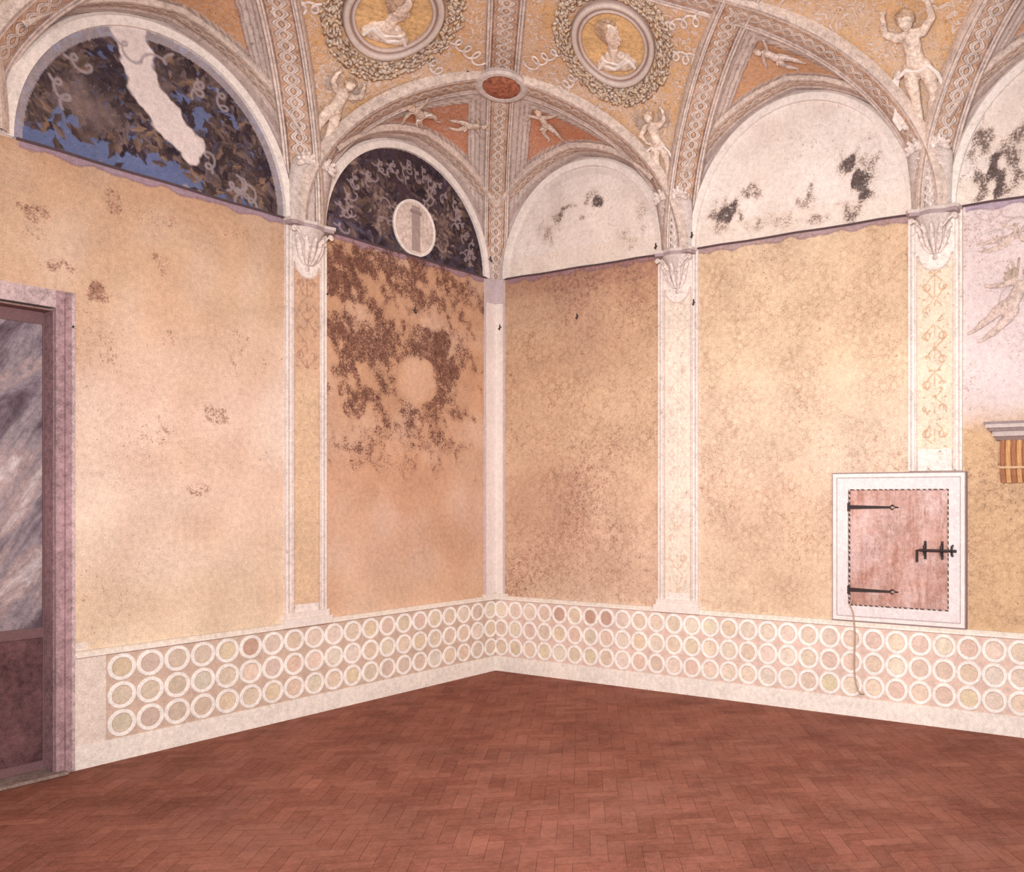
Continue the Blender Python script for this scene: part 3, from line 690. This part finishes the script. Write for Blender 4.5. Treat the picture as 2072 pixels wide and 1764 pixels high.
# ---------------------------------------------------------------- mantel bracket
mo=FR((6.1,0,2.28)); mt=empty('wall_shelf',mo,label='grey moulded shelf carried by a fluted corbel',category='shelf')
mb=MB()
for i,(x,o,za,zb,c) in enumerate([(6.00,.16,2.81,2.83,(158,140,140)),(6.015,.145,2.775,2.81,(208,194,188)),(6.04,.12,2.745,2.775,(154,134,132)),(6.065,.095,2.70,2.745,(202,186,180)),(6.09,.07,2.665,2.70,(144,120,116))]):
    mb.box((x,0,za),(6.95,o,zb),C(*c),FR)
mb.make('shelf',M_attr,parent=mt,origin=mo)
mb=MB()
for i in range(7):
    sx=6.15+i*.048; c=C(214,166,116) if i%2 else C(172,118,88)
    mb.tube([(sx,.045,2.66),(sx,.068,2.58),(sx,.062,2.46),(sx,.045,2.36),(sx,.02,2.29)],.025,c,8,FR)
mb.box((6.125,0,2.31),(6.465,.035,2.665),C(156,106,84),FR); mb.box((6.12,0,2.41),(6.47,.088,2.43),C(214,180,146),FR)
mb.make('corbel',M_attr,parent=mt,origin=mo,label='orange and cream fluted corbel')
# ---------------------------------------------------------------- capitals
def capital(fr,s,lab):
    z=ZS; o=fr((s,0,z-.44)); e=empty('capital',o,label=lab,category='capital',group='corbel capitals')
    def half(pr,n=20):
        V=[];f=[]
        for r,h in pr:
            for k in range(n+1): a=math.pi*k/n; V.append(fr((s+r*math.cos(a),.03+r*.75*math.sin(a),z-.44+h)))
        for i in range(len(pr)-1):
            for k in range(n): f.append((i*(n+1)+k,i*(n+1)+k+1,(i+1)*(n+1)+k+1,(i+1)*(n+1)+k))
        return V,f
    V,f=half([(.001,-.03),(.022,-.02),(.03,0),(.018,.02),(.04,.05),(.09,.10),(.12,.17),(.13,.26),(.155,.34),(.18,.37),(.18,.39)])
    mk('bell',V,f,M_lilac,parent=e,origin=o,smooth=True)
    mb=MB()
    P=[(-.25,0),(-.25,.12),(-.22,.16),(-.12,.13),(0,.17),(.12,.13),(.22,.16),(.25,.12),(.25,0)]
    for (za,zb,k,c) in ((z-.06,z-.03,.94,(178,158,160)),(z-.03,z,1.0,(216,202,196))):
        V=[fr((s+x*k,.02+y*k,q)) for q in (za,zb) for x,y in P]; n=len(P)
        mb.add(V,[tuple(range(n))[::-1],tuple(range(n,2*n))]+[(i,(i+1)%n,n+(i+1)%n,n+i) for i in range(n)],C(*c))
    mb.make('abacus',M_attr,parent=e,origin=o)
    mp=lambda x,y,h: fr((s+x,.03+h,z-.44+y))
    for ang in (-62,-30,0,30,62):
        a=math.radians(ang); dx,dh=math.sin(a),math.cos(a)
        L=[(.05,.04,.014),(.10,.10,.022),(.135,.18,.026),(.150,.25,.022),(.178,.28,.018),(.185,.255,.012)]
        cps=[((dx*p[0],p[1],dh*p[0]*.8),p[2],(dx*q[0],q[1],dh*q[0]*.8),q[2]) for p,q in zip(L[:-1],L[1:])]
        sculpt('leaf',cps,mp,M_foot,vox=.008,parent=e,origin=o,flat=1)
    for sg in (-1,1):
        sp=[(sg*(.205-.035*math.exp(-t*.16)*math.cos(t)),.335+.035*math.exp(-t*.16)*math.sin(t),.10) for t in np.linspace(0,9,18)]
        cps=[(p,.010,q,.010) for p,q in zip(sp[:-1],sp[1:])]; cps.append(((sg*.05,.2,.12),.010,sp[0],.011))
        sculpt('volute',cps,mp,M_foot,vox=.008,parent=e,origin=o,flat=1)
capital(FL,2.675,'grey-white leafy corbel capital on the plain ochre pilaster')
capital(FR,2.69,'white leafy corbel capital on the pilaster beside the damask panel')
capital(FR,5.53,'white leafy corbel capital above the wall hatch')
# ---------------------------------------------------------------- reliefs mapped on the lozenges
def lozmap(fr,p,off=.0):
    def f(x,y,h):
        Y,Z=loz_c(y); Y2,Z2=loz_c(y+.01); ty,tz=Y2-Y,Z2-Z; l=math.hypot(ty,tz)+1e-9
        ny,nz=tz/l,-ty/l
        return fr((p+x,float(Y)+ny*(h+off),float(Z)+nz*(h+off)))
    return f
def webmap(fr,b,off=0.0):
    c,hw,R0,_=b
    def pt(x,y):
        a=x/hw; r=1-abs(a); v=min(1,y/(DEP*r)); return np.array((c+x,y,ZS+float(prof(r))*(R0+(R1-R0)*v)))
    def f(x,y,h):
        p=pt(x,y); dx=pt(x+.01,y)-pt(x-.01,y); dy=pt(x,y+.01)-pt(x,y-.01); n=np.cross(dx,dy); n/=np.linalg.norm(n)
        if n[2]>0: n=-n
        return fr(tuple(p+n*(h+off)))
    return f
def foot(fr,p,lab,leaves=True):
    mp=lozmap(fr,p,.075); o=mp(0,.02,0); e=empty('palmette_ornament',o,label=lab,category='wall ornament',group='palmettes above the capitals')
    V=[];f=[]; ny=20; Ltop=.72
    for j in range(ny+1):
        t=j/ny; y=.005+Ltop*t; w=.185+.035*t**1.5
        if j>ny-6: w*=1-.10*(j-ny+6)
        for x,h in ((-w,-.07),(-w,0),(-w*.6,.012),(0,.016),(w*.6,.012),(w,0),(w,-.07)): V.append(mp(x,y,h))
    for j in range(ny):
        for i in range(6): f.append((j*7+i,j*7+i+1,(j+1)*7+i+1,(j+1)*7+i))
    f.append(tuple(ny*7+i for i in range(7)))
    mk('backing',V,f,M_lilac,parent=e,origin=o,smooth=True)
    if leaves:
        cps=[]
        for k in range(6):
            y0=.03+.08*k; s_=.75+.06*k
            for sg in (-1,1):
                cps+= [((0,y0,.014),.012,(sg*.05*s_,y0+.06,.026),.018),((sg*.05*s_,y0+.06,.026),.018,(sg*.11*s_,y0+.08,.024),.011),((sg*.11*s_,y0+.08,.024),.011,(sg*.135*s_,y0+.05,.022),.010)]
        cps+=[((0,0.02,.022),.014,(0,.55,.022),.011)]
        sculpt('leaf_stem',cps,mp,M_foot,vox=.0075,parent=e,origin=o,flat=1)
    for sg in (-1,1):
        cps=[]; cx=sg*.10; cy=.59
        for k in range(7):
            a=math.radians(-105+210*k/6)+sg*.15; cps.append(((cx,cy,.02),.008,(cx+.10*math.sin(a),cy+.095*math.cos(a),.026),.022))
        cps.append(((cx,cy,.028),.022,(cx,cy,.03),.022))
        sculpt('shell',cps,mp,M_foot,vox=.0075,parent=e,origin=o,flat=1)
foot(FL,2.68,'pale shell ornament on plain plaster above the capital',False)
foot(FR,2.69,'white double shell ornament above the capital beside white lunette')
foot(FR,5.50,'white double shell ornament above the capital over the hatch')
# figures
def figcaps(h,arms,legs,cx=0,cy=0,rot=0):
    B=[((0,.895,.06),.062,(0,.875,.075),.057),((0,.850,.105),.024,(0,.840,.105),.020),((0,.875,.132),.011,(0,.865,.134),.010),
       ((0,.80,.04),.030,(0,.77,.04),.040),((-.072,.755,.04),.044,(.072,.755,.04),.044),((0,.73,.045),.076,(0,.64,.055),.070),((0,.64,.055),.070,(0,.55,.065),.078),((-.034,.50,.05),.066,(.034,.50,.05),.066)]
    for sg,(a,b,c) in zip((-1,1),arms):
        B+=[((sg*.10,.755,.04),.040,(a[0],a[1],.06),.031),((a[0],a[1],.06),.030,(b[0],b[1],.07),.022),((b[0],b[1],.07),.021,(c[0],c[1],.075),.015)]
        for q in (-.016,-.005,.006,.017): B.append(((c[0]+q,c[1],.075),.006,(c[0]+q*1.6,c[1]+.03,.08),.005))
    for sg,(a,b,c) in zip((-1,1),legs):
        m1=((sg*.05+a[0])/2,(.49+a[1])/2)
        B+=[((sg*.05,.49,.05),.067,(m1[0]+sg*.01,m1[1],.06),.061),((m1[0]+sg*.01,m1[1],.06),.061,(a[0],a[1],.065),.041),((a[0],a[1],.065),.040,(a[0]*.5+b[0]*.5+sg*.008,a[1]*.5+b[1]*.5,.06),.040),((a[0]*.5+b[0]*.5,a[1]*.5+b[1]*.5,.06),.037,(b[0],b[1],.05),.021),((b[0],b[1],.05),.023,(c[0],c[1],.065),.016)]
    Hh=[((-.038,.93,.05),.038,(.038,.93,.05),.038),((0,.947,.045),.038,(0,.942,.06),.038),((-.058,.90,.05),.025,(-.056,.87,.05),.017),((.058,.90,.05),.025,(.056,.87,.05),.017)]
    ca,sa=math.cos(rot),math.sin(rot)
    def tr(L):
        f=lambda p:((p[0]*ca-(p[1]-.5)*sa)*h+cx,(p[0]*sa+(p[1]-.5)*ca)*h+cy,p[2]*h)
        return [(f(a),r1*h,f(b),r2*h) for a,r1,b,r2 in L]
    return tr(B),tr(Hh),tr
STAND=(((-.065,.27),(-.07,.06),(-.10,.03)),((.085,.28),(.06,.07),(.10,.03)))
def figure(mp,h,arms,legs,cx,cy,rot,lab,group,wings=False,swag=True,mat=None,flow=False,flat=.8):
    mat=mat or M_skin
    b,hr,tr=figcaps(h,arms,legs,cx,cy,rot); o=mp(cx,cy,0)
    e=empty('relief_figure',o,label=lab,category='painted figure',group=group)
    sculpt('body',b,mp,mat,vox=.0085*max(h,.6),parent=e,origin=o,flat=flat)
    sculpt('hair',hr,mp,M_hair,vox=.009,parent=e,origin=o,flat=flat)
    if swag:
        L=[(-.15,.46),(-.08,.50),(.02,.47),(.10,.50),(.16,.42),(.19,.30)]
        D_=[((p[0],p[1],.09),.020,(q[0],q[1],.09),.017) for p,q in zip(L[:-1],L[1:])]
        if flow:
            for k,dx in enumerate((-.20,-.24,-.17)):
                Q=[(-.15,.48),(dx-.02,.36),(dx+.03,.24),(dx-.02,.12),(dx+.02,.03)]
                D_+=[((p[0],p[1],.04),.018,(q[0],q[1],.04),.014) for p,q in zip(Q[:-1],Q[1:])]
        sculpt('drapery',tr(D_),mp,M_white,vox=.009,parent=e,origin=o,flat=.9)
    if wings:
        for sg in (-1,1):
            c=[]
            for k in range(6):
                a=math.radians(25+16*k); c.append(((sg*.07,.74,.012),.014,(sg*(.07+(.27-.03*k)*math.sin(a)),.74+(.27-.03*k)*math.cos(a),.012),.018))
            sculpt('wing',tr(c),mp,M_grey,vox=.009,parent=e,origin=o,flat=.35*flat/.7)
gp='child figures on the gold vault fields'
figure(lozmap(FL,2.68,.01),.82,(((-.20,.82),(-.16,.95),(-.13,.98)),((.20,.82),(.22,.94),(.20,.98))),STAND,-.02,1.145,.08,'pale nude child figure with dark wings reaching up on gold field',gp,wings=True,swag=False)
figure(lozmap(FR,2.69,.01),.82,(((-.20,.66),(-.14,.56),(-.10,.54)),((.20,.82),(.23,.94),(.22,.98))),STAND,-.02,1.145,-.08,'white-draped child figure with raised arm below portrait medallion',gp,wings=True)
figure(lozmap(FR,5.50,.01),1.12,(((-.18,.82),(-.16,.96),(-.14,1.0)),((.20,.86),(.20,1.0),(.18,1.03))),(((-.05,.26),(-.04,.05),(-.07,.02)),((.10,.28),(.05,.10),(.08,.05))),.0,1.32,.0,'tall pale figure with flowing drapery over shell ornament',gp,flow=True)
gp='grisaille figures in the red vault triangles'
RUN=(((-.14,.32),(-.10,.12),(-.15,.08)),((.13,.30),(.16,.10),(.2,.07)))
figure(webmap(FR,BR[0],.01),.56,(((-.22,.82),(-.30,.74),(-.33,.72)),((.22,.80),(.32,.86),(.36,.88))),RUN,.0,.62,-.3,'striding grisaille figure with outstretched arms on red ground',gp,mat=M_gris)
figure(webmap(FL,BL[0],.01),.60,(((-.22,.82),(-.30,.90),(-.33,.92)),((.22,.70),(.30,.62),(.33,.60))),RUN,.32,.50,-1.2,'reclining grisaille figure on red vault triangle',gp,mat=M_gris)
figure(webmap(FL,BL[0],.01),.48,(((-.22,.82),(-.30,.90),(-.33,.92)),((.22,.70),(.30,.72),(.33,.74))),RUN,-.22,.62,.9,'leaning grisaille figure on red vault triangle near corner',gp,mat=M_gris)
figure(webmap(FR,BR[1],.01),.56,(((-.22,.70),(-.30,.64),(-.33,.62)),((.22,.80),(.32,.86),(.36,.88))),RUN,.10,.62,.8,'leaning grisaille figure in ochre triangle over white lunette',gp,mat=M_faded)
wm=lambda x,y,h: FR((6.20+x,-.002+max(h,0)*.5,3.92+y))
figure(wm,.84,(((-.20,.66),(-.30,.60),(-.34,.58)),((.20,.80),(.30,.86),(.34,.9))),(((-.12,.30),(-.2,.12),(-.24,.06)),((.02,.28),(-.06,.08),(-.1,.03))),0,-.05,-.55,'flying winged child figure on pale lilac wall field','winged figures',wings=True,swag=False,mat=M_faded)
wm2=lambda x,y,h: FR((6.16+x,-.002+max(h,0)*.4,4.52+y))
figure(wm2,.50,(((-.20,.66),(-.30,.60),(-.34,.58)),((.20,.80),(.30,.86),(.34,.9))),(((-.12,.30),(-.2,.12),(-.24,.06)),((.02,.28),(-.06,.08),(-.1,.03))),0,-.05,-1.1,'small faded winged figure below the speckled lunette','winged figures',wings=True,swag=False,mat=M_faded)
# ---------------------------------------------------------------- medallions
def medallion(fr,p,Lc,lab,turn,k=1.0,shear=.0):
    mp0=lozmap(fr,p,.012); EY=1.22
    mp=lambda x,y,h: mp0((x+shear*y)*k,Lc+y*k*EY,h)
    o=mp(0,0,0); e=empty('portrait_medallion',o,label=lab,category='medallion',group='portrait medallions on the vault')
    def disc(R,h,mat,nm,**kw):
        V=[mp(0,0,h)];f=[];n=48;m=8
        for j in range(1,m+1):
            for i in range(n): a=2*math.pi*i/n; V.append(mp(R*j/m*math.cos(a),R*j/m*math.sin(a),h))
        for i in range(n): f.append((0,1+i,1+(i+1)%n))
        for j in range(m-1):
            for i in range(n): f.append((1+j*n+i,1+(j+1)*n+i,1+(j+1)*n+(i+1)%n,1+j*n+(i+1)%n))
        mk(nm,V,f,mat,parent=e,origin=o,smooth=True,**kw)
    disc(.36,.004,M_gold,'ground',label='gold ground disc')
    V=[];f=[];cc=[];n=72; pr=[(.335,0),(.34,.03),(.36,.035),(.37,.015),(.385,.015),(.39,.04),(.43,.045),(.445,.02),(.45,0)]
    cl=[(164,132,116),(212,192,182),(220,202,192),(166,138,130),(178,146,134),(218,202,194),(222,206,196),(168,142,134),(164,136,126)]
    for i in range(n):
        a=2*math.pi*i/n
        for (r,h),c in zip(pr,cl): V.append(mp(r*math.cos(a),r*math.sin(a),h)); cc.append(tuple(C(*c)))
    K=len(pr)
    for i in range(n):
        for q in range(K-1): f.append((i*K+q,i*K+q+1,((i+1)%n)*K+q+1,((i+1)%n)*K+q))
    mk('frame',V,f,M_attr,cols=cc,parent=e,origin=o,smooth=True,label='pale moulded ring frame')
    R=random.Random(int(p*100)+turn); V=[];f=[];cc=[]
    for i in range(620):
        a=2*math.pi*i/620; r=.55+R.uniform(-.08,.08); d=a+math.pi/2+R.uniform(-.9,.9); L=R.uniform(.03,.05); w=.020
        x,y=r*math.cos(a),r*math.sin(a); ux,uy=math.cos(d),math.sin(d); h=R.uniform(.006,.012); n0=len(V)
        for q in ((-L,0,0),(0,w,.0),(L,0,0),(0,-w,.0),(0,0,.007)): V.append(mp(x+ux*q[0]-uy*q[1],y+uy*q[0]+ux*q[1],h+q[2]))
        f+=[(n0,n0+1,n0+4),(n0+1,n0+2,n0+4),(n0+2,n0+3,n0+4),(n0+3,n0,n0+4),(n0+3,n0+2,n0+1,n0)]
        cc+=[tuple(C(*R.choice([(216,196,178),(222,206,190),(206,182,164),(200,174,156),(220,192,160)])))]*5
    mk('wreath',V,f,M_attr,cols=cc,parent=e,origin=o,smooth=True,label='grey-cream leafy wreath')
    def wav(x0,y0,th,L,am,lp):
        out=[];n=46
        for i in range(n):
            t=i/(n-1); ph=lp*2*math.pi*t; x=L*t+am*math.sin(ph); y=am*math.cos(ph)*(.7+.6*t)-am*.7
            out.append((x0+x*math.cos(th)-y*math.sin(th),y0+x*math.sin(th)+y*math.cos(th),.008+.003*math.sin(ph*2)))
        return out
    for (x0,y0,th,L,lp) in ((.58,-.24,-.45,.38,3.6),(-.58,-.24,math.pi+.45,.38,3.6),(.62,.05,-.1,.42,3.4),(-.62,.05,math.pi+.1,.42,3.4)):
        w_=wav(x0,y0,th,L,.055,lp); sculpt('ribbon',[(a,.013,b,.013) for a,b in zip(w_[:-1],w_[1:])],mp,M_foot,vox=.007,parent=e,origin=o,flat=.5,label='pale curling ribbon')
    t=turn
    B=[((0,.115,.045),.070,(t*.008,.065,.05),.058),((t*.02,.03,.05),.042,(t*.02,.015,.05),.036),((t*.060,.065,.065),.012,(t*.074,.045,.065),.011),
       ((t*.055,.012,.06),.011,(t*.058,.006,.06),.010),((t*.055,.10,.06),.010,(t*.045,.10,.065),.010),
       ((0,.02,.03),.040,(-t*.008,-.08,.03),.042),((-.09,-.14,.02),.045,(.09,-.14,.02),.045),((-.05,-.11,.025),.045,(.05,-.115,.025),.045),((-.13,-.17,.015),.036,(.13,-.17,.015),.036),((-.08,-.18,.02),.04,(.08,-.18,.02),.04)]
    q_=math.radians(-26+ (12 if shear else 0)); kk=1.40
    def ro(L):
        g=lambda p:((p[0]*math.cos(q_)-(p[1]+.01)*math.sin(q_))*kk,(p[0]*math.sin(q_)+(p[1]+.01)*math.cos(q_))*kk*.94,p[2]+.005)
        return [(g(a),r1*kk,g(b),r2*kk) for a,r1,b,r2 in L]
    sculpt('bust',ro(B),mp,M_skin,vox=.009,parent=e,origin=o,flat=.6,label='pale fresco bust of a laurelled head')
    Hh=[]
    for q in range(14):
        a=math.radians(-30+240*q/13); cx=-t*.010+.072*math.cos(a)*1.0; cy=.115+.075*math.sin(a)
        if t*cx>.045 and math.sin(a)<.55: continue
        Hh.append(((cx,cy,.05),.020,(cx*1.1-t*.004,cy+.006,.055),.016))
    Hh+=[((-t*.028,.14,.05),.052,(-t*.042,.08,.045),.042),((-t*.05,.06,.04),.024,(-t*.05,.03,.035),.016)]
    sculpt('hair',ro(Hh),mp,M_hair,vox=.008,parent=e,origin=o,flat=.68)
    D2=[((-.12,-.15,.04),.014,(-.02,-.19,.05),.014),((-.02,-.19,.05),.014,(.11,-.13,.05),.013),((-.09,-.12,.05),.012,(.02,-.155,.055),.012),((.02,-.155,.055),.012,(.08,-.11,.05),.012),((-.11,-.14,.045),.013,(-.15,-.19,.04),.013),((.11,-.13,.05),.013,(.145,-.19,.04),.013)]
    sculpt('drapery',ro(D2),mp,M_white,vox=.008,parent=e,origin=o,flat=.8)
medallion(FR,2.69+.12,LT+.05,'round portrait medallion with wreath, head turned aside',1,.98,.35)
medallion(FL,2.68+.10,LT+.05,'round portrait medallion with wreath, draped bust, beside winged ribbons',-1,1.02,.25)
medallion(FR,5.50+.10,LT+.46,'large wreathed medallion above tall draped figure',1,1.03)
# boss
bo_=(DEP,-DEP,ZS+R1-.03); e=empty('vault_boss',bo_,label='oval reddish boss with pale rim where ribs meet',category='boss')
def bdisc(pr,mat,nm):
    V=[];f=[];n=40
    for r,h in pr:
        for i in range(n): a=2*math.pi*i/n; V.append((DEP+r*math.cos(a)+.5*h,-DEP+r*math.sin(a)-.5*h,ZS+R1-.03-h+.12*(r*math.cos(a)-r*math.sin(a))))
    for j in range(len(pr)-1):
        for i in range(n): f.append((j*n+i,j*n+(i+1)%n,(j+1)*n+(i+1)%n,(j+1)*n+i))
    f.append(tuple((len(pr)-1)*n+i for i in range(n))); mk(nm,V,f,mat,parent=e,origin=bo_,smooth=False)
bdisc([(.27,-.03),(.27,.05),(.24,.07),(.20,.07),(.185,.05)],M_lilac,'rim'); bdisc([(.188,.04),(.185,.065),(.12,.08),(.05,.085)],M_red,'rosette')
# ---------------------------------------------------------------- roundel in dark lunette
cs,cz=sl(838),zl(838,462); ro=FL((cs,.01,cz)); e=empty('wall_roundel',ro,label='round white framed plaque in dark garlanded lunette',category='plaque')
def ring(fr,pr,mat,nm,cap,yk=1.05):
    V=[];f=[];n=48
    for r,h in pr:
        for i in range(n): a=2*math.pi*i/n; V.append(fr((cs+r*math.cos(a),h,cz+r*yk*math.sin(a))))
    for j in range(len(pr)-1):
        for i in range(n): f.append((j*n+i,j*n+(i+1)%n,(j+1)*n+(i+1)%n,(j+1)*n+i))
    if cap: f.append(tuple((len(pr)-1)*n+i for i in range(n)))
    mk(nm,V,f,mat,parent=e,origin=ro)
ring(FL,[(.30,0),(.30,.02),(.28,.025),(.268,.016)],M_white,'frame',False); ring(FL,[(.27,.0),(.27,.014)],plain('cream_plaque',C(222,202,192),(.4,.8,.5)),'plaque',True)
mb=MB(); mb.box((cs-.075,.012,cz-.255),(cs+.045,.016,cz+.25),C(176,156,150),FL); mb.box((cs-.095,.012,cz+.16),(cs+.065,.018,cz+.20),C(158,138,134),FL); mb.make('stripe',M_attr,parent=e,origin=ro)
# ---------------------------------------------------------------- iron hooks
def hookmesh():
    mb=MB(); I=lambda p:tuple(q*.75 for q in p)
    mb.tube([(0,.0,0),(0,.03,0),(0,.035,.01)],.010,C(60,48,48),6,I)
    mb.tube([(0,.03,.04),(0,.033,-.03),(0,.043,-.045),(0,.055,-.04),(0,.06,-.025)],.010,C(60,48,48),6,I)
    return mb.make('wall_hook',M_iron,label='small black iron wall hook',category='hook',group='iron wall hooks')
h0=hookmesh()
def rotL(o): o.rotation_euler=(0,0,-math.pi/2)
def rotR(o): o.rotation_euler=(0,0,math.pi)
hl=[(FL,143,655),(FL,657,590),(FL,837,628),(FL,985,525),(FR,1018,663),(FR,1170,640),(FR,1409,613),(FR,1333,500),(FR,1406,478)]
first=True
for fr,x,y in hl:
    s,z=(sl(x),zl(x,y)) if fr is FL else (sr(x),zr(x,y))
    o=h0 if first else link(h0.copy()); first=False
    off=.0
    if fr is FL and (2.45<s<2.9 or s<.2): off=.035
    if fr is FR and (2.43<s<2.95 or 5.27<s<5.8 or s<.15): off=.035
    if z>4.84: off=.04
    o.location=fr((s,off,z)); (rotL if fr is FL else rotR)(o)
o=link(h0.copy()); m=lozmap(FL,2.68)(-.98,LT-.12,.0); o.location=m; o.rotation_euler=(math.radians(60),0,math.pi); o.scale=(2.2,2.2,2.2); o['label']='large black iron hook hanging beside the vault boss'
# ---------------------------------------------------------------- camera and lights
cd=bpy.data.cameras.new('camera'); cam=link(bpy.data.objects.new('camera',cd)); cam.location=CAM; cam.rotation_euler=(math.pi/2,0,TH)
cd.sensor_fit='HORIZONTAL'; cd.sensor_width=36; cd.lens=F/2072*36; cd.shift_x=-403/2072; cd.shift_y=123/2072; sc.camera=cam
w=bpy.data.worlds.new('w'); sc.world=w; w.use_nodes=True; w.node_tree.nodes['Background'].inputs[0].default_value=(1,.95,.94,1); w.node_tree.nodes['Background'].inputs[1].default_value=.60
def area(loc,tgt,size,en,col,spread=180):
    l=bpy.data.lights.new('flood','AREA'); l.shape='SQUARE'; l.size=size; l.energy=en; l.color=col; l.spread=math.radians(spread)
    o=link(bpy.data.objects.new('flood',l)); o.location=loc; o.rotation_euler=(Vector(tgt)-Vector(loc)).to_track_quat('-Z','Y').to_euler(); return o
area((6.9,-8.0,3.2),(1.7,-.4,2.6),1.4,335,(1,.95,.93),122)
area((8.3,-5.0,2.6),(3.9,0,2.3),1.2,40,(1,.95,.93),120)
for o in bpy.data.objects:
    if 'org' in o: del o['org']
